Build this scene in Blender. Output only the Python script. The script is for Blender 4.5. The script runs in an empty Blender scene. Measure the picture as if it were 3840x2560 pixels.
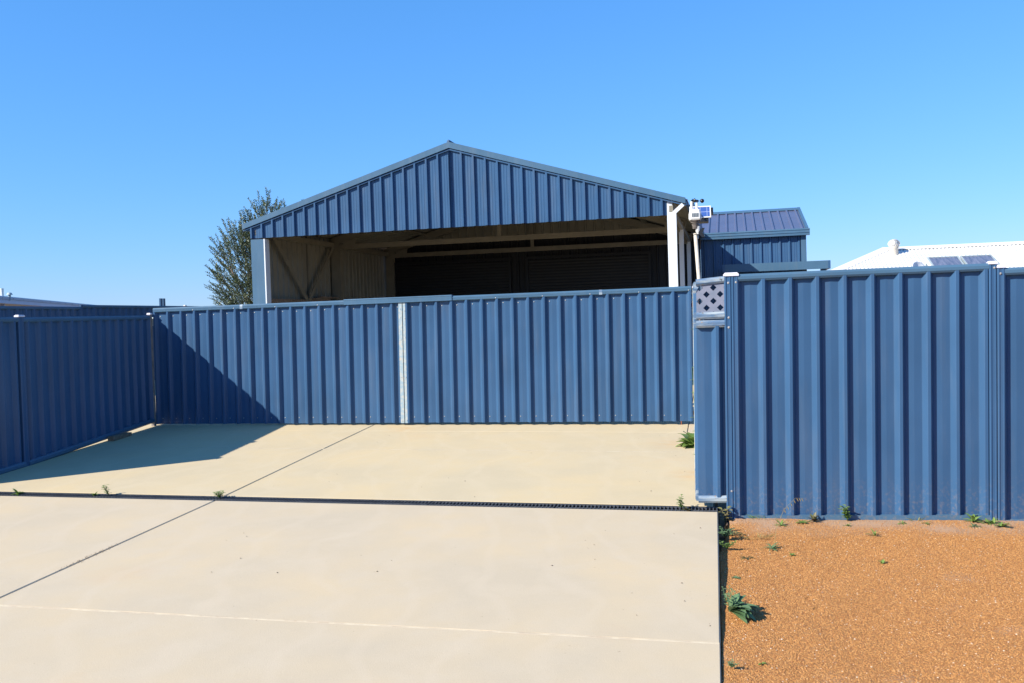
import bpy, math, random
from mathutils import Vector as V, Matrix, noise as mnoise
random.seed(7)
R = math.radians
sc = bpy.context.scene
col = sc.collection

# ------------------------------------------------------------------ camera, sky, sun, exposure
CAM = V((0, 0, 1.75)); ROLL = R(1.8); PITCH = -math.atan(84 / 3440)
cd = bpy.data.cameras.new('camera'); cam = bpy.data.objects.new('camera', cd); col.objects.link(cam)
f0 = V((0, math.cos(PITCH), math.sin(PITCH))); u0 = V((0, -math.sin(PITCH), math.cos(PITCH))); r0 = V((1, 0, 0))
rr = r0 * math.cos(ROLL) - u0 * math.sin(ROLL); uu = u0 * math.cos(ROLL) + r0 * math.sin(ROLL)
m = Matrix.Identity(4)
for i in range(3):
    m[i][0] = rr[i]; m[i][1] = uu[i]; m[i][2] = -f0[i]; m[i][3] = CAM[i]
cam.matrix_world = m
cd.sensor_width = 36; cd.lens = 36 * 3440 / 3840; cd.clip_start = .05; cd.clip_end = 3000
sc.camera = cam

SUN_AZ, SUN_EL = R(62), R(33)          # the light travels towards +Y turned 62 degrees to +X
w = bpy.data.worlds.new('World'); sc.world = w; w.use_nodes = True
nt = w.node_tree; nt.nodes.clear()
sky = nt.nodes.new('ShaderNodeTexSky'); sky.sky_type = 'NISHITA'; sky.sun_disc = False
sky.sun_elevation = SUN_EL; sky.sun_rotation = SUN_AZ + math.pi
sky.altitude = 0; sky.air_density = 1.2; sky.dust_density = 0.0; sky.ozone_density = 8.0
sep = nt.nodes.new('ShaderNodeSeparateColor'); cmb = nt.nodes.new('ShaderNodeCombineColor'); nt.links.new(sky.outputs[0], sep.inputs[0])
for ch, (pw, gain) in enumerate(((.907, .675), (.652, 1.38), (.65, 2.16))):   # the camera's colour response to the clear sky
    p1 = nt.nodes.new('ShaderNodeMath'); p1.operation = 'POWER'; p1.inputs[1].default_value = pw
    p2 = nt.nodes.new('ShaderNodeMath'); p2.operation = 'MULTIPLY'; p2.inputs[1].default_value = gain
    nt.links.new(sep.outputs[ch], p1.inputs[0]); nt.links.new(p1.outputs[0], p2.inputs[0]); nt.links.new(p2.outputs[0], cmb.inputs[ch])
bg = nt.nodes.new('ShaderNodeBackground'); bg.inputs[1].default_value = 0.096
out = nt.nodes.new('ShaderNodeOutputWorld')
nt.links.new(cmb.outputs[0], bg.inputs[0]); nt.links.new(bg.outputs[0], out.inputs[0])
sd = bpy.data.lights.new('sun', 'SUN'); sd.energy = 5.0; sd.angle = R(.53); sd.color = (1, .94, .82)
so = bpy.data.objects.new('sun', sd); col.objects.link(so)
dirn = V((math.sin(SUN_AZ) * math.cos(SUN_EL), math.cos(SUN_AZ) * math.cos(SUN_EL), -math.sin(SUN_EL)))
so.rotation_euler = dirn.to_track_quat('-Z', 'Y').to_euler(); so.location = (-12, -8, 14)
vs_ = sc.view_settings
vs_.view_transform = 'Standard'; vs_.look = 'None'; vs_.gamma = 1; vs_.exposure = 0.85; vs_.use_curve_mapping = False

# ------------------------------------------------------------------ materials
def newmat(name):
    mt = bpy.data.materials.new(name); mt.use_nodes = True
    n = mt.node_tree.nodes; b = n['Principled BSDF']
    return mt, n, mt.node_tree.links, b
def mixc(n, l, fac, a, b, blend='MIX'):
    x = n.new('ShaderNodeMix'); x.data_type = 'RGBA'; x.blend_type = blend
    for sock, val in ((0, fac), (6, a), (7, b)):
        if hasattr(val, 'links') or hasattr(val, 'is_linked'): l.new(val, x.inputs[sock])
        elif sock == 0: x.inputs[0].default_value = val
        else: x.inputs[sock].default_value = (*val, 1)
    return x.outputs[2]
def noise_fac(n, l, coord, scale, detail=4, lo=.35, hi=.65, rough=.55, vec_scale=None):
    t = n.new('ShaderNodeTexNoise'); t.inputs['Scale'].default_value = scale; t.inputs['Detail'].default_value = detail
    t.inputs['Roughness'].default_value = rough
    if vec_scale:
        mp = n.new('ShaderNodeMapping'); mp.inputs['Scale'].default_value = vec_scale; l.new(coord, mp.inputs[0]); coord = mp.outputs[0]
    l.new(coord, t.inputs['Vector'])
    mr = n.new('ShaderNodeMapRange'); mr.inputs[1].default_value = lo; mr.inputs[2].default_value = hi; l.new(t.outputs[0], mr.inputs[0])
    return mr.outputs[0]
def bump(n, l, b, h, strength, dist):
    bp = n.new('ShaderNodeBump'); bp.inputs['Strength'].default_value = strength; bp.inputs['Distance'].default_value = dist
    l.new(h, bp.inputs['Height']); l.new(bp.outputs[0], b.inputs['Normal'])
def geo_pos(n): return n.new('ShaderNodeNewGeometry').outputs['Position']

def plain(name, c, rough=.5, metal=0., var=.12, scale=3., c2=None, bumps=0., spec=.5):
    mt, n, l, b = newmat(name); p = geo_pos(n)
    f = noise_fac(n, l, p, scale)
    d = c2 or tuple(x * (1 - var) for x in c); e = tuple(min(1, x * (1 + var)) for x in c) if not c2 else c
    l.new(mixc(n, l, f, d, e), b.inputs['Base Color'])
    b.inputs['Roughness'].default_value = rough; b.inputs['Metallic'].default_value = metal; b.inputs['Specular IOR Level'].default_value = spec
    if bumps: bump(n, l, b, noise_fac(n, l, p, scale * 40), bumps, .002)
    return mt

def painted_steel(name, c, dust=(.22, .20, .17), amount=.10, rough=.38):
    """factory painted steel: even colour, a little dust in streaks, faint oil canning"""
    mt, n, l, b = newmat(name); p = geo_pos(n)
    big = noise_fac(n, l, p, 1.3, 3)
    base = mixc(n, l, big, tuple(x * .93 for x in c), tuple(x * 1.07 for x in c))
    streak = noise_fac(n, l, p, 9, 5, .5, .8, vec_scale=(1, 1, .12))
    mul = n.new('ShaderNodeMath'); mul.operation = 'MULTIPLY'; mul.inputs[1].default_value = amount; l.new(streak, mul.inputs[0])
    c3 = mixc(n, l, mul.outputs[0], base, dust)
    sp = noise_fac(n, l, p, 60, 2, .70, .76)
    mul2 = n.new('ShaderNodeMath'); mul2.operation = 'MULTIPLY'; mul2.inputs[1].default_value = amount * 1.5; l.new(sp, mul2.inputs[0])
    sx = n.new('ShaderNodeSeparateXYZ'); l.new(p, sx.inputs[0])
    low = n.new('ShaderNodeMapRange'); low.inputs[1].default_value = .34; low.inputs[2].default_value = -.03; l.new(sx.outputs[2], low.inputs[0])
    spl = noise_fac(n, l, p, 38, 5, .50, .72)
    m3 = n.new('ShaderNodeMath'); m3.operation = 'MULTIPLY'; l.new(low.outputs[0], m3.inputs[0]); l.new(spl, m3.inputs[1])
    m4 = n.new('ShaderNodeMath'); m4.operation = 'MULTIPLY'; m4.inputs[1].default_value = .42; l.new(m3.outputs[0], m4.inputs[0])
    c4 = mixc(n, l, mul2.outputs[0], c3, dust)
    l.new(mixc(n, l, m4.outputs[0], c4, (.26, .19, .13)), b.inputs['Base Color'])        # rain splashed dust at the foot
    mr = n.new('ShaderNodeMapRange'); mr.inputs[3].default_value = rough - .06; mr.inputs[4].default_value = rough + .10; l.new(streak, mr.inputs[0])
    l.new(mr.outputs[0], b.inputs['Roughness']); b.inputs['Specular IOR Level'].default_value = .28
    bump(n, l, b, noise_fac(n, l, p, 2.6, 2, vec_scale=(1, 1, .35)), .14, .02)
    return mt
NAVY = (.035, .087, .175)
M = {}
M['navy'] = painted_steel('navy_painted_steel', NAVY)
M['navy_trim'] = painted_steel('navy_trim_steel', (.056, .118, .190), amount=.06, rough=.42)
M['navy_roof'] = painted_steel('navy_roof_steel', (.088, .100, .165), amount=.08, rough=.35)
M['cream'] = plain('beige_steel_lining', (.215, .20, .155), .5, var=.1, scale=2)
M['cream_frame'] = plain('galvanised_beige_frame', (.20, .18, .135), .45, var=.1, scale=4)
M['white_steel'] = plain('white_painted_post', (.60, .63, .66), .35, var=.04, scale=3)
M['grey_post'] = plain('weathered_grey_post', (.20, .17, .15), .6, var=.25, scale=12, bumps=.2)
M['cap'] = plain('pale_plastic_cap', (.62, .60, .66), .5, var=.06, scale=20)
M['galv'] = None
M['screw'] = plain('screw_steel', (.36, .35, .34), .5, .4, scale=50)
M['rust'] = plain('rusty_iron', (.42, .13, .04), .8, .1, c2=(.20, .06, .02), scale=60, bumps=.5)
M['black_plastic'] = plain('black_grate_plastic', (.060, .062, .068), .5, var=.25, scale=20)
M['dark_hole'] = plain('dark_channel', (.012, .011, .010), .9, scale=8)
M['white_plastic'] = plain('white_plastic', (.62, .62, .60), .4, var=.03, scale=20)
M['black_cup'] = plain('black_cup_plastic', (.012, .012, .013), .3, scale=20)
M['pole'] = plain('cream_pole', (.50, .44, .36), .5, var=.12, scale=25)
M['timber'] = plain('weathered_timber', (.23, .17, .12), .8, c2=(.13, .09, .06), scale=30, bumps=.5)
M['white_roof'] = plain('white_roof_steel', (.64, .63, .61), .45, var=.03, scale=1)
M['white_wall'] = plain('pale_rendered_wall', (.55, .50, .43), .85, var=.05, scale=2)
M['grey_roof'] = plain('blue_grey_steel', (.21, .30, .40), .4, var=.06, scale=2)
M['lilac'] = plain('pale_grey_steel', (.34, .38, .50), .4, var=.05, scale=2)
M['roller'] = plain('shade_dark_shed_rear', (.007, .008, .010), .6, var=.1, scale=2)  # doors and rear wall, colour taken near black to imitate the shed's inner shade
M['bark'] = plain('grey_bark', (.13, .10, .075), .9, c2=(.07, .055, .04), scale=18, bumps=.6)

def galv():
    mt, n, l, b = newmat('worn_galvanised_strip'); p = geo_pos(n)
    f = noise_fac(n, l, p, 22, 6, .42, .58)
    c = mixc(n, l, f, (.40, .42, .40), (.27, .36, .41))
    f2 = noise_fac(n, l, p, 9, 5, .62, .72)
    l.new(mixc(n, l, f2, c, (.50, .40, .30)), b.inputs['Base Color'])
    b.inputs['Roughness'].default_value = .5; b.inputs['Metallic'].default_value = .15
    return mt
M['galv'] = galv()
def worn():
    """navy steel whose paint has chalked and scraped to bare pale metal"""
    mt, n, l, b = newmat('scraped_navy_steel'); p = geo_pos(n)
    f = noise_fac(n, l, p, 9, 6, .44, .66, .6, vec_scale=(.4, 1, 3.0))
    c = mixc(n, l, f, (.10, .17, .27), (.36, .41, .43))
    f2 = noise_fac(n, l, p, 20, 5, .64, .72)
    c = mixc(n, l, f2, c, (.035, .04, .035))
    f3 = noise_fac(n, l, p, 40, 4, .62, .70)
    l.new(mixc(n, l, f3, c, (.34, .22, .12)), b.inputs['Base Color'])
    b.inputs['Roughness'].default_value = .42; b.inputs['Metallic'].default_value = .2
    return mt
M['worn'] = worn()
M['lattice'] = plain('chalked_lilac_steel', (.20, .21, .275), .6, var=.15, scale=10, c2=(.15, .175, .235))

def concrete(name='pale_cream_concrete', k=(1, 1, 1)):
    mt, n, l, b = newmat(name); p = geo_pos(n)
    big = noise_fac(n, l, p, .9, 5, .38, .64)
    c = mixc(n, l, big, (.440, .386, .280), (.486, .410, .274))
    warm = noise_fac(n, l, p, 2.6, 6, .45, .72, .6)
    c = mixc(n, l, warm, c, (.465, .408, .298))
    stain = noise_fac(n, l, p, .55, 7, .60, .78, .62)
    mu = n.new('ShaderNodeMath'); mu.operation = 'MULTIPLY'; mu.inputs[1].default_value = .5; l.new(stain, mu.inputs[0])
    c = mixc(n, l, mu.outputs[0], c, (.47, .35, .215))
    # trowel swirls
    wv = n.new('ShaderNodeTexWave'); wv.inputs['Scale'].default_value = .55; wv.inputs['Distortion'].default_value = 14; wv.inputs['Detail'].default_value = 3; wv.inputs['Detail Scale'].default_value = .7
    l.new(p, wv.inputs['Vector'])
    mr = n.new('ShaderNodeMapRange'); mr.inputs[1].default_value = .86; mr.inputs[2].default_value = 1; mr.inputs[4].default_value = .22; l.new(wv.outputs[1], mr.inputs[0])
    c = mixc(n, l, mr.outputs[0], c, (.50, .44, .33))
    fine = noise_fac(n, l, p, 260, 2, .3, .7)
    mr2 = n.new('ShaderNodeMapRange'); mr2.inputs[3].default_value = .93; mr2.inputs[4].default_value = 1.06; l.new(fine, mr2.inputs[0])
    kk = n.new('ShaderNodeVectorMath'); kk.operation = 'MULTIPLY'; kk.inputs[1].default_value = k; l.new(c, kk.inputs[0])
    cm = n.new('ShaderNodeVectorMath'); cm.operation = 'SCALE'; l.new(kk.outputs[0], cm.inputs[0]); l.new(mr2.outputs[0], cm.inputs['Scale'])
    # rust wash by the far right edge and by the gate
    spk = noise_fac(n, l, p, 34, 2, .755, .775)
    ms = n.new('ShaderNodeMath'); ms.operation = 'MULTIPLY'; ms.inputs[1].default_value = .5; l.new(spk, ms.inputs[0])
    c = mixc(n, l, ms.outputs[0], cm.outputs[0], (.20, .14, .09))
    for pt, rad, amt in (((2.0, 9.35, .1), .55, .75), ((2.05, 11.2, .17), .6, .5), ((-1.55, 13.1, .24), .45, .55), ((-.95, 13.0, .24), .35, .35)):
        ds_ = n.new('ShaderNodeVectorMath'); ds_.operation = 'DISTANCE'; ds_.inputs[1].default_value = pt; l.new(p, ds_.inputs[0])
        md_ = n.new('ShaderNodeMapRange'); md_.inputs[1].default_value = rad; md_.inputs[2].default_value = 0; md_.inputs[4].default_value = amt; l.new(ds_.outputs['Value'], md_.inputs[0])
        mm_ = n.new('ShaderNodeMath'); mm_.operation = 'MULTIPLY'; l.new(md_.outputs[0], mm_.inputs[0]); l.new(noise_fac(n, l, p, 5.5, 6, .36, .66), mm_.inputs[1])
        c = mixc(n, l, mm_.outputs[0], c, (.52, .31, .13))
    l.new(c, b.inputs['Base Color']); b.inputs['Roughness'].default_value = .78; b.inputs['Specular IOR Level'].default_value = .3
    add = n.new('ShaderNodeMath'); add.operation = 'ADD'; l.new(noise_fac(n, l, p, 120, 4), add.inputs[0]); l.new(noise_fac(n, l, p, 6, 3), add.inputs[1])
    bump(n, l, b, add.outputs[0], .14, .003)
    return mt
M['concrete'] = concrete('pale_cream_concrete', (1.075, 1.012, .985)); M['concrete_yellow'] = concrete('yellow_cream_concrete', (1.12, 1.045, .93))
M['joint'] = plain('grey_joint_filler', (.20, .18, .15), .9, c2=(.13, .115, .10), scale=30)
M['ridge_joint'] = plain('pale_joint_ridge', (.50, .43, .31), .85, c2=(.40, .32, .23), scale=14)

def gravelmat(name, bed):
    mt, n, l, b = newmat(name); p = geo_pos(n)
    if bed:
        v = n.new('ShaderNodeTexVoronoi'); v.inputs['Scale'].default_value = 95; l.new(p, v.inputs['Vector'])
        rmp = n.new('ShaderNodeValToRGB'); e = rmp.color_ramp.elements
        e[0].position = 0; e[0].color = (.27, .11, .03, 1); e[1].position = 1; e[1].color = (.43, .21, .065, 1)
        l.new(v.outputs['Color'], rmp.inputs[0])
        c = rmp.outputs[0]
        sand = noise_fac(n, l, p, 3.2, 5, .56, .66)
        at = n.new('ShaderNodeAttribute'); at.attribute_name = 'sand'
        mu = n.new('ShaderNodeMath'); mu.operation = 'MULTIPLY'; mu.inputs[0].default_value = .9; l.new(at.outputs['Fac'], mu.inputs[1])
        l.new(mixc(n, l, mu.outputs[0], c, (.40, .25, .155)), b.inputs['Base Color'])
        bump(n, l, b, v.outputs['Distance'], .8, .006)
    else:
        oi = n.new('ShaderNodeObjectInfo'); rmp = n.new('ShaderNodeValToRGB'); e = rmp.color_ramp.elements
        e[0].position = 0; e[0].color = (.21, .075, .018, 1)
        e[1].position = 1; e[1].color = (.54, .44, .32, 1)
        for pos, cc in ((.10, (.25, .10, .026)), (.45, (.355, .158, .040)), (.85, (.43, .205, .058)), (.985, (.48, .255, .09)), (.996, (.58, .48, .38))):
            k = e.new(pos); k.color = (*cc, 1)
        l.new(oi.outputs['Random'], rmp.inputs[0]); l.new(rmp.outputs[0], b.inputs['Base Color'])
    b.inputs['Roughness'].default_value = .7
    return mt
M['gravel_bed'] = gravelmat('ochre_gravel_bed', True); M['pebble'] = gravelmat('ochre_pebble', False)
M['soil'] = plain('sandy_soil', (.24, .15, .085), .95, c2=(.17, .11, .065), scale=2, bumps=.4)
M['pit'] = plain('damp_dark_soil', (.07, .05, .035), .95, c2=(.04, .03, .022), scale=14, bumps=.5)

def leafmat(name, c1, c2, trans=.25, rough=.5):
    mt, n, l, b = newmat(name); p = geo_pos(n)
    at = n.new('ShaderNodeAttribute'); at.attribute_name = 'tone'
    c = mixc(n, l, at.outputs['Fac'], c1, c2)
    l.new(c, b.inputs['Base Color']); b.inputs['Roughness'].default_value = rough
    tr = n.new('ShaderNodeBsdfTranslucent'); l.new(c, tr.inputs[0])
    mx = n.new('ShaderNodeMixShader'); mx.inputs[0].default_value = trans
    o = n['Material Output']; l.new(b.outputs[0], mx.inputs[1]); l.new(tr.outputs[0], mx.inputs[2]); l.new(mx.outputs[0], o.inputs[0])
    return mt
M['leaf_green'] = leafmat('weed_green', (.09, .17, .03), (.21, .30, .07))
M['leaf_blue'] = leafmat('dusty_green_leaf', (.08, .16, .075), (.20, .30, .13))
M['leaf_purple'] = leafmat('purple_weed_leaf', (.08, .035, .03), (.14, .15, .05))
M['leaf_dry'] = leafmat('dry_grass', (.32, .24, .11), (.22, .24, .07))
M['leaf_olive'] = leafmat('olive_leaf', (.042, .066, .026), (.145, .180, .095), .15, .45)
M['solar'] = None
def solarmat(name, c1, c2, grid, axis=None):
    mt, n, l, b = newmat(name)
    tc = n.new('ShaderNodeTexCoord')
    br = n.new('ShaderNodeTexBrick'); br.offset = 0; br.inputs['Scale'].default_value = 1
    br.inputs['Brick Width'].default_value = grid[0]; br.inputs['Row Height'].default_value = grid[1]; br.inputs['Mortar Size'].default_value = grid[2]
    br.inputs['Color1'].default_value = (*c1, 1); br.inputs['Color2'].default_value = (*c1, 1); br.inputs['Mortar'].default_value = (*c2, 1)
    l.new(tc.outputs['Object'], br.inputs[0]); l.new(br.outputs[0], b.inputs['Base Color'])
    b.inputs['Roughness'].default_value = .15; b.inputs['Specular IOR Level'].default_value = .6
    return mt
M['cells'] = solarmat('blue_solar_cells', (.045, .10, .32), (.30, .36, .52), (.062, .4, .0022))
M['cells_small'] = solarmat('grey_solar_cells', (.045, .055, .065), (.30, .32, .33), (.014, .011, .0016))
def collector():
    mt, n, l, b = newmat('collector_glass'); tc = n.new('ShaderNodeTexCoord')
    f = noise_fac(n, l, tc.outputs['Object'], 3, 4, .35, .65, vec_scale=(3.5, .5, 1))
    l.new(mixc(n, l, f, (.07, .09, .14), (.17, .18, .24)), b.inputs['Base Color']); b.inputs['Roughness'].default_value = .12
    return mt
M['collector'] = collector()

# ------------------------------------------------------------------ mesh builders
class MB:
    def __init__(s): s.v = []; s.f = []; s.mi = []; s.tone = []
    def add(s, vs, fs, mi=0, tone=.5):
        o = len(s.v); s.v += [tuple(x) for x in vs]; s.tone += [tone] * len(vs)
        for f in fs: s.f.append(tuple(i + o for i in f)); s.mi.append(mi)
    def box(s, c, sx, sy, sz, X=V((1, 0, 0)), Y=V((0, 1, 0)), Z=V((0, 0, 1)), mi=0):
        c = V(c); vs = [c + X * a * sx / 2 + Y * b * sy / 2 + Z * d * sz / 2 for d in (-1, 1) for b in (-1, 1) for a in (-1, 1)]
        s.add(vs, [(0, 2, 3, 1), (4, 5, 7, 6), (0, 1, 5, 4), (2, 6, 7, 3), (0, 4, 6, 2), (1, 3, 7, 5)], mi)
    def prism(s, prof, A, B, p0, p1, mi=0, caps=True):
        """cross-section prof [(a,b)] (counter-clockwise seen from p1) extruded p0 -> p1"""
        n = len(prof); p0 = V(p0); p1 = V(p1)
        vs = [p0 + A * a + B * b for a, b in prof] + [p1 + A * a + B * b for a, b in prof]
        fs = [(i, (i + 1) % n, n + (i + 1) % n, n + i) for i in range(n)]
        if caps: fs += [tuple(range(n - 1, -1, -1)), tuple(range(n, 2 * n))]
        s.add(vs, fs, mi)
    def tube(s, pts, rad, k=8, mi=0, tone=.5):
        pts = [V(p) for p in pts]; rad = rad if isinstance(rad, (list, tuple)) else [rad] * len(pts)
        rings = []
        for i, p in enumerate(pts):
            d = (pts[min(i + 1, len(pts) - 1)] - pts[max(i - 1, 0)]).normalized()
            a = d.cross(V((0, 0, 1)));  a = a.normalized() if a.length > .05 else V((1, 0, 0)); b = a.cross(d)
            rings.append([p + (a * math.cos(t) + b * math.sin(t)) * rad[i] for t in (2 * math.pi * j / k for j in range(k))])
        vs = [q for r in rings for q in r]
        fs = [(i * k + j, i * k + (j + 1) % k, (i + 1) * k + (j + 1) % k, (i + 1) * k + j) for i in range(len(pts) - 1) for j in range(k)]
        fs += [tuple(range(k - 1, -1, -1)), tuple(range((len(pts) - 1) * k, len(pts) * k))]
        s.add(vs, fs, mi, tone)
    def lathe(s, prof, c, ax=V((0, 0, 1)), k=20, mi=0):
        ax = ax.normalized(); a = ax.cross(V((0, 1, 0.01))).normalized(); b = ax.cross(a)
        vs = [V(c) + ax * h + (a * math.cos(2 * math.pi * j / k) + b * math.sin(2 * math.pi * j / k)) * r for r, h in prof for j in range(k)]
        fs = [(i * k + j, i * k + (j + 1) % k, (i + 1) * k + (j + 1) % k, (i + 1) * k + j) for i in range(len(prof) - 1) for j in range(k)]
        s.add(vs, fs, mi)
    def sheet(s, O, U, N, W, prof, w0, w1, t=.0016, front=0, back=0):
        """folded steel sheet: plan profile prof [(s,n)] swept along W from w0(s) to w1(s)"""
        O = V(O); k = len(prof); vs = []
        for off in (0, -t):
            for sgn in (0, 1):
                for a, b in prof:
                    h = (w0 if sgn == 0 else w1)
                    vs.append(O + U * a + N * (b + off) + W * (h(a) if callable(h) else h))
        fs = []; mi = []
        for i in range(k - 1):
            s_ = [(i, i + 1, k + i + 1, k + i), (2 * k + i + 1, 2 * k + i, 3 * k + i, 3 * k + i + 1),
                  (i + 1, i, 2 * k + i, 2 * k + i + 1), (k + i, k + i + 1, 3 * k + i + 1, 3 * k + i)]
            fs += s_; mi += [front, back, front, front]
        fs += [(0, k, 3 * k, 2 * k), (k - 1, 3 * k - 1, 4 * k - 1, 2 * k - 1)]; mi += [front, front]
        o = len(s.v); s.v += [tuple(x) for x in vs]; s.tone += [.5] * len(vs)
        for f, q in zip(fs, mi): s.f.append(tuple(i + o for i in f)); s.mi.append(q)
    def build(s, name, mats, parent=None, smooth=False, tones=False):
        me = bpy.data.meshes.new(name); me.from_pydata(s.v, [], s.f)
        mats = mats if isinstance(mats, (list, tuple)) else [mats]
        for q in mats: me.materials.append(M[q] if isinstance(q, str) else q)
        if len(mats) > 1: me.polygons.foreach_set('material_index', s.mi)
        if smooth: me.polygons.foreach_set('use_smooth', [True] * len(me.polygons))
        if tones:
            at = me.attributes.new('tone', 'FLOAT', 'POINT'); at.data.foreach_set('value', s.tone)
        me.update()
        o = bpy.data.objects.new(name, me); col.objects.link(o)
        if parent: o.parent = parent
        return o
def thing(name, label, cat, group=None):
    o = bpy.data.objects.new(name, None); col.objects.link(o); o.empty_display_size = .1
    o['label'] = label; o['category'] = cat
    if group: o['group'] = group
    return o
def tag(o, label, cat, group=None):
    o['label'] = label; o['category'] = cat
    if group: o['group'] = group
    return o
def place_root(root, p):
    """put the Empty at the thing's base, parts keep their places"""
    root.location = p
    for c in root.children: c.matrix_parent_inverse = Matrix.Translation(-V(p))
def struct(o, label=None):
    o['kind'] = 'structure'
    if label: o['label'] = label
    return o
def axes(deg):
    t = R(deg); return V((math.cos(t), -math.sin(t), 0)), V((math.sin(t), math.cos(t), 0))
ZZ = V((0, 0, 1))

def fence_prof(s0, s1, first_right_edge, p=.2235, depth=.044, n0=-.022):
    """pans with a faint centre fold and one trapezoid rib per pitch"""
    cell = [(0, 0), (.012, 0), (.30, .0038), (.575, 0), (.60, .002), (.725, depth - .003), (.745, depth), (.85, depth), (.87, depth - .003), (.985, .003)]
    start = first_right_edge - .86 * p
    pts = []; i = -3
    while start + i * p < s1 + p:
        for a, b in cell: pts.append((start + (i + a) * p, n0 + b))
        i += 1
    return clip_prof(pts, s0, s1)
def clip_prof(pts, s0, s1):
    out_ = []
    def at(s):
        for (a, b), (c, d) in zip(pts, pts[1:]):
            if a <= s <= c: return b + (d - b) * (s - a) / max(1e-9, c - a)
        return pts[-1][1]
    out_.append((s0, at(s0))); out_ += [q for q in pts if s0 + 1e-4 < q[0] < s1 - 1e-4]; out_.append((s1, at(s1)))
    return out_
def deck_prof(s0, s1, right_edge, p=.204, depth=.029, n0=0., flute=.0025):
    cell = [(0, 0), (.02, 0), (.17, 0), (.20, flute), (.24, flute), (.27, 0), (.40, 0), (.43, flute), (.47, flute), (.50, 0), (.62, 0), (.70, depth), (.84, depth), (.92, 0)]
    start = right_edge - .86 * p; i = -int((start - s0) / p) - 2; pts = []
    while start + i * p < s1 + p:
        for a, b in cell: pts.append((start + (i + a) * p, n0 + b))
        i += 1
    return clip_prof(pts, s0, s1)
def sine_prof(s0, s1, p, a, k=6):
    n = int((s1 - s0) / p * k); return [(s0 + (s1 - s0) * i / n, a * math.sin(2 * math.pi * i / k)) for i in range(n + 1)]

POST = [(-.025, -.025), (.025, -.025), (.026, .018), (.020, .026), (.012, .026), (.010, .021), (-.010, .021), (-.012, .026), (-.020, .026), (-.026, .018)]
RAIL = [(-.0225, 0), (-.012, -.001), (.014, -.001), (.024, .016), (.024, .040), (.013, .060), (-.012, .060), (-.0225, .044)]

# ------------------------------------------------------------------ the setting: ground, driveway, gravel
def zslab(y): return .039 * y - .267
def zgrav(y): return .0165 * y - .1795
def zground(x, y):
    yy = max(-6, min(22, y)); return .039 * yy - .267 - .14
g = MB(); xs = [-900, -200, -60, -20, -8, 0, 8, 20, 60, 200, 900]; ys = [-900, -200, -40, -6, 0, 6, 12, 17, 22, 40, 90, 250, 1400]
g.add([(x, y, zground(x, y)) for y in ys for x in xs], [(j * 11 + i, j * 11 + i + 1, (j + 1) * 11 + i + 1, (j + 1) * 11 + i) for j in range(len(ys) - 1) for i in range(10)])
struct(g.build('ground', 'soil'), 'bare sandy ground')

DU, DV = axes(12.5); DA = V((1.728, 7.861, 0))
def dpt(u, v, dz=0.):
    p = DA + DU * u + DV * v; return V((p.x, p.y, zslab(p.y) + dz))
rd = MB(); rd.add([DA + DU * u + DV * v + ZZ * (zslab((DA + DU * u + DV * v).y) - .12) for u, v in ((-80, -17), (80, -17), (80, -9.4), (-80, -9.4))], [(0, 1, 2, 3)])
struct(rd.build('road', plain('dark_asphalt', (.055, .053, .05), .85, var=.2, scale=6, bumps=.4)), 'dark asphalt street behind the viewer')  # unseen street, added dark to lower the light bounced onto the fences
drive = bpy.data.objects.new('driveway', None); col.objects.link(drive); struct(drive, 'pale cream concrete driveway of large slabs')
def slab(poly, mat='concrete'):
    """poly [(u,v)] counter-clockwise; chamfered concrete slab"""
    n = len(poly); cx = sum(a for a, b in poly) / n; cy = sum(b for a, b in poly) / n; mb = MB()
    c = .007
    def inset(a, b, k): d = math.hypot(a - cx, b - cy); return a + (cx - a) / d * k * 1.4, b + (cy - b) / d * k * 1.4
    top = [dpt(*inset(a, b, c)) for a, b in poly]; rim = [dpt(a, b, -c) for a, b in poly]; bot = [dpt(a, b, -.13) for a, b in poly]
    mb.add(top + rim + bot, [tuple(range(n))] + [(n + i, n + (i + 1) % n, (i + 1) % n, i) for i in range(n)] + [(2 * n + i, 2 * n + (i + 1) % n, n + (i + 1) % n, n + i) for i in range(n)])
    return mb.build('slab', mat, drive)
g_ = .0055
def jl(v): return -4.765 - .0125 * max(0, v + 1.3) - .035 * max(0, v) * .6      # the long joint
rows = [(-9.2, -2.915, .0), (-2.905, -.004, .0), (.196, 2.758, -.045), (2.766, 4.148, -.045), (4.152, 7.0, -.375), (7.01, 13.0, -.375)]
for v0, v1, rt in rows:
    mt_ = 'concrete' if v1 < .1 else 'concrete_yellow'
    slab([(jl(v0) + g_, v0), (rt, v0), (rt, v1), (jl(v1) + g_, v1)], mt_)
    slab([(-13, v0), (jl(v0) - g_, v0), (jl(v1) - g_, v1), (-13, v1)], mt_)
slab([(-.368, 4.155), (.6, 4.155), (.6, 5.05), (-.368, 5.05)], 'concrete')            # small paver by the hinge post
slab([(-.368, 5.06), (2.6, 5.06), (2.6, 13), (-.368, 13)], 'concrete_yellow')
jb = MB()
for v0, v1, _rt in rows:
    jb.add([dpt(jl(v0) - .02, v0, -.010), dpt(jl(v0) + .02, v0, -.010), dpt(jl(v1) + .02, v1, -.010), dpt(jl(v1) - .02, v1, -.010)], [(0, 1, 2, 3)])
jb.build('joint_filler', 'joint', drive)
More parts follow.
